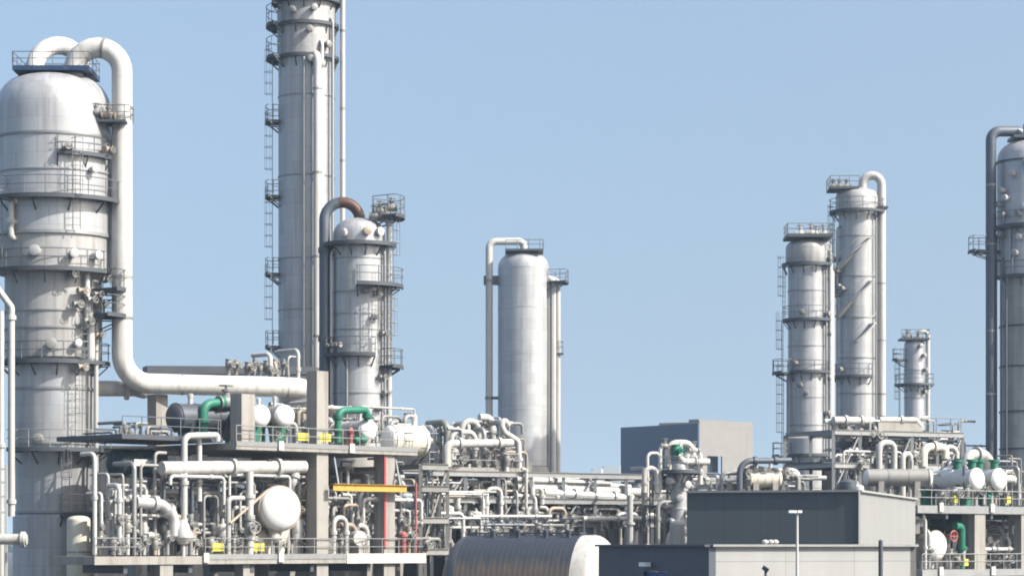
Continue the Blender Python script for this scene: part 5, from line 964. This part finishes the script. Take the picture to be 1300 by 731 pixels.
clutter([('riser', 9, G, 300, 420, 562, (505, 550), (4, 9), (.05, .09), fine), ('riser', 8, G, 470, 530, 562, (525, 552), (3, 8), (.05, .09), fine), ('run', 6, G, 300, 500, 562, (515, 550), (4, 9), (.06, .12), fine), ('riser', 8, G, 140, 225, 556, (538, 550), (3.8, 7), (.05, .09), ['dark_steel', 'slate_pipe', 'mid_grey_paint'])], 'deep on the upper deck', 'deep deck pipework', 73)
clutter([('long', 12, K, 540, 640, 668, (604, 664), (0, 5), (.06, .14), fine), ('riser', 22, K, 548, 720, 668, (602, 655), (.5, 4.5), (.05, .1), fine), ('loop', 12, K, 548, 710, 668, (606, 660), (.3, 4), (.06, .12), fine), ('riser', 14, K, 700, 840, 668, (628, 660), (.3, 4), (.05, .1), fine), ('long', 6, K, 680, 760, 668, (630, 664), (.3, 4), (.06, .12), fine)], 'deep inside the long rack', 'deep rack pipework', 74)
clutter([('riser', 16, K, 548, 655, 598, (530, 575), (2, 6.5), (.05, .12), fine + ['white_paint']), ('run', 5, K, 552, 630, 598, (535, 580), (2, 6), (.07, .14), fine)], 'deep on the rack top deck', 'deep rack pipework', 75)
clutter([('riser', 12, H, 536, 566, 705, (596, 680), (0, 3), (.05, .09), fine), ('run', 5, H, 534, 550, 705, (600, 690), (0, 3), (.06, .1), fine)], 'deep inside the braced frame', 'deep rack pipework', 76)
clutter([('riser', 18, B, 1058, 1180, 640, (552, 620), (0, 6), (.05, .11), fine), ('loop', 10, B, 1058, 1175, 640, (560, 615), (0, 5), (.06, .13), fine), ('long', 6, B, 1056, 1130, 640, (556, 620), (0, 5), (.07, .14), fine), ('riser', 10, B, 1165, 1225, 600, (530, 575), (0, 6), (.05, .1), fine)], 'deep in the twin-column rack', 'deep rack pipework', 77)
clutter([('riser', 12, E, 1170, 1300, 721, (655, 700), (1.5, 7), (.05, .1), fine), ('long', 4, E, 1185, 1240, 721, (655, 700), (3, 8), (.06, .12), fine), ('riser', 12, E, 1185, 1300, 641, (575, 620), (2.5, 9), (.05, .1), fine), ('run', 6, E, 1180, 1270, 641, (580, 620), (3, 9), (.07, .14), fine)], 'deep on the far deck', 'deep deck pipework', 78)
clutter([('riser', 10, T, 900, 1000, 650, (592, 616), (1, 6), (.05, .1), fine), ('run', 5, T, 900, 980, 650, (596, 618), (1, 6), (.06, .12), fine), ('riser', 10, Q, 812, 895, 690, (590, 650), (.5, 5), (.05, .1), fine), ('loop', 5, Q, 815, 880, 690, (600, 660), (.5, 4), (.06, .12), fine)], 'between shed and blue-walled hall', 'deep rack pipework', 79)
mid = ['pale_grey_paint', 'aluminium_pipe', 'pale_grey_paint', 'mid_grey_paint', 'tan_steel', 'white_paint', 'galvanised_steel']
clutter([('run', 7, G, 130, 235, 704, (592, 682), (.6, 3), (.08, .18), mid), ('pot', 4, G, 128, 250, 704, (648, 672), (.5, 2.5), (.1, .2), mid), ('riser', 10, G, 118, 200, 704, (572, 640), (.6, 2.4), (.07, .15), mid), ('valve', 9, G, 125, 250, 704, (640, 690), (.3, 2.5), (.09, .15), mid)], 'low before the teal exchanger', 'teal corner pipework', 81)
clutter([('run', 8, G, 250, 395, 704, (600, 688), (.8, 3), (.07, .14), mid), ('pot', 4, G, 255, 398, 704, (650, 676), (.8, 3), (.1, .2), mid), ('valve', 12, G, 250, 400, 704, (650, 690), (.6, 4), (.09, .14), mid), ('loop', 6, G, 255, 395, 704, (612, 670), (1, 4), (.07, .14), mid), ('run', 9, G, 412, 530, 704, (590, 690), (.8, 4), (.08, .18), mid), ('valve', 12, G, 412, 530, 704, (640, 692), (.5, 4), (.09, .16), mid), ('riser', 8, G, 412, 530, 704, (580, 640), (.8, 4), (.08, .16), mid)], 'close round the big white-ended drum', 'drum corner pipework', 82)
clutter([('valve', 14, K, 548, 700, 668, (606, 660), (-.5, 4), (.09, .15), mid), ('pot', 5, K, 552, 700, 668, (630, 650), (-.4, 3), (.1, .18), mid), ('run', 10, K, 548, 690, 668, (604, 664), (-.4, 2), (.07, .14), mid), ('valve', 10, K, 700, 840, 668, (640, 660), (-.5, 3), (.09, .15), mid), ('run', 7, K, 700, 815, 668, (634, 664), (-.5, 2), (.07, .14), mid), ('valve', 10, K, 548, 655, 598, (555, 588), (.5, 5), (.09, .15), mid)], 'scattered along the long rack', 'rack fittings', 83)
clutter([('valve', 12, B, 1058, 1215, 640, (560, 620), (-.4, 4), (.1, .16), mid), ('pot', 4, B, 1062, 1180, 640, (580, 612), (-.4, 3), (.1, .2), mid), ('run', 8, B, 1056, 1205, 640, (552, 625), (-.4, 3), (.08, .16), mid), ('valve', 8, E, 1185, 1300, 641, (600, 630), (.4, 4), (.1, .16), mid), ('valve', 10, E, 1205, 1300, 721, (660, 712), (.5, 5), (.1, .16), mid), ('run', 7, E, 1200, 1290, 721, (655, 712), (.8, 5), (.08, .16), mid)], 'scattered round the far deck', 'far deck fittings', 84)
t = thing('knockout_drum', 'cream upright drum standing before the foot of the widest column', 'vessel', (P(100, 690, 157).x, 157, 0))
shell(t, 100, 157, [(800, 15), (662, 15)] + dome(660, 654, 15), 'cream_paint'); band(t, 100, 157, 700, 15, 1, 1.5)
# ------------------------------------------------------------------ labels of the repeated pipework: what, where, which one from the left
from collections import defaultdict
by = defaultdict(list)
for what, where, px, o in AUTO: by[(what, where)].append((px, o))
for (what, where), lst in by.items():
    lst.sort(key=lambda x: x[0])
    for i, (px, o) in enumerate(lst):
        o['label'] = f'{what} {where}' if len(lst) == 1 else f'{what} {where}, {ORD[i]} from left'

# ------------------------------------------------------------------ the air of the place
q = MB(); q.hexa([(-6100,-400,-1),(6100,-400,-1),(6100,9100,-1),(-6100,9100,-1),(-6100,-400,70),(6100,-400,70),(6100,9100,70),(-6100,9100,70)])
hm = bpy.data.materials.new('haze_air'); hm.use_nodes = True; hm.node_tree.nodes.clear()
pv = hm.node_tree.nodes.new('ShaderNodeVolumePrincipled'); pv.inputs['Color'].default_value = (.62, .80, 1, 1); pv.inputs['Density'].default_value = .0002; pv.inputs['Anisotropy'].default_value = .2
ho = hm.node_tree.nodes.new('ShaderNodeOutputMaterial'); hm.node_tree.links.new(pv.outputs[0], ho.inputs['Volume']); M['haze_air'] = hm
o = finish('haze', q, 'haze_air', Vector((0, 0, -1))); o.location = (0, 0, -1); o['kind'] = 'stuff'
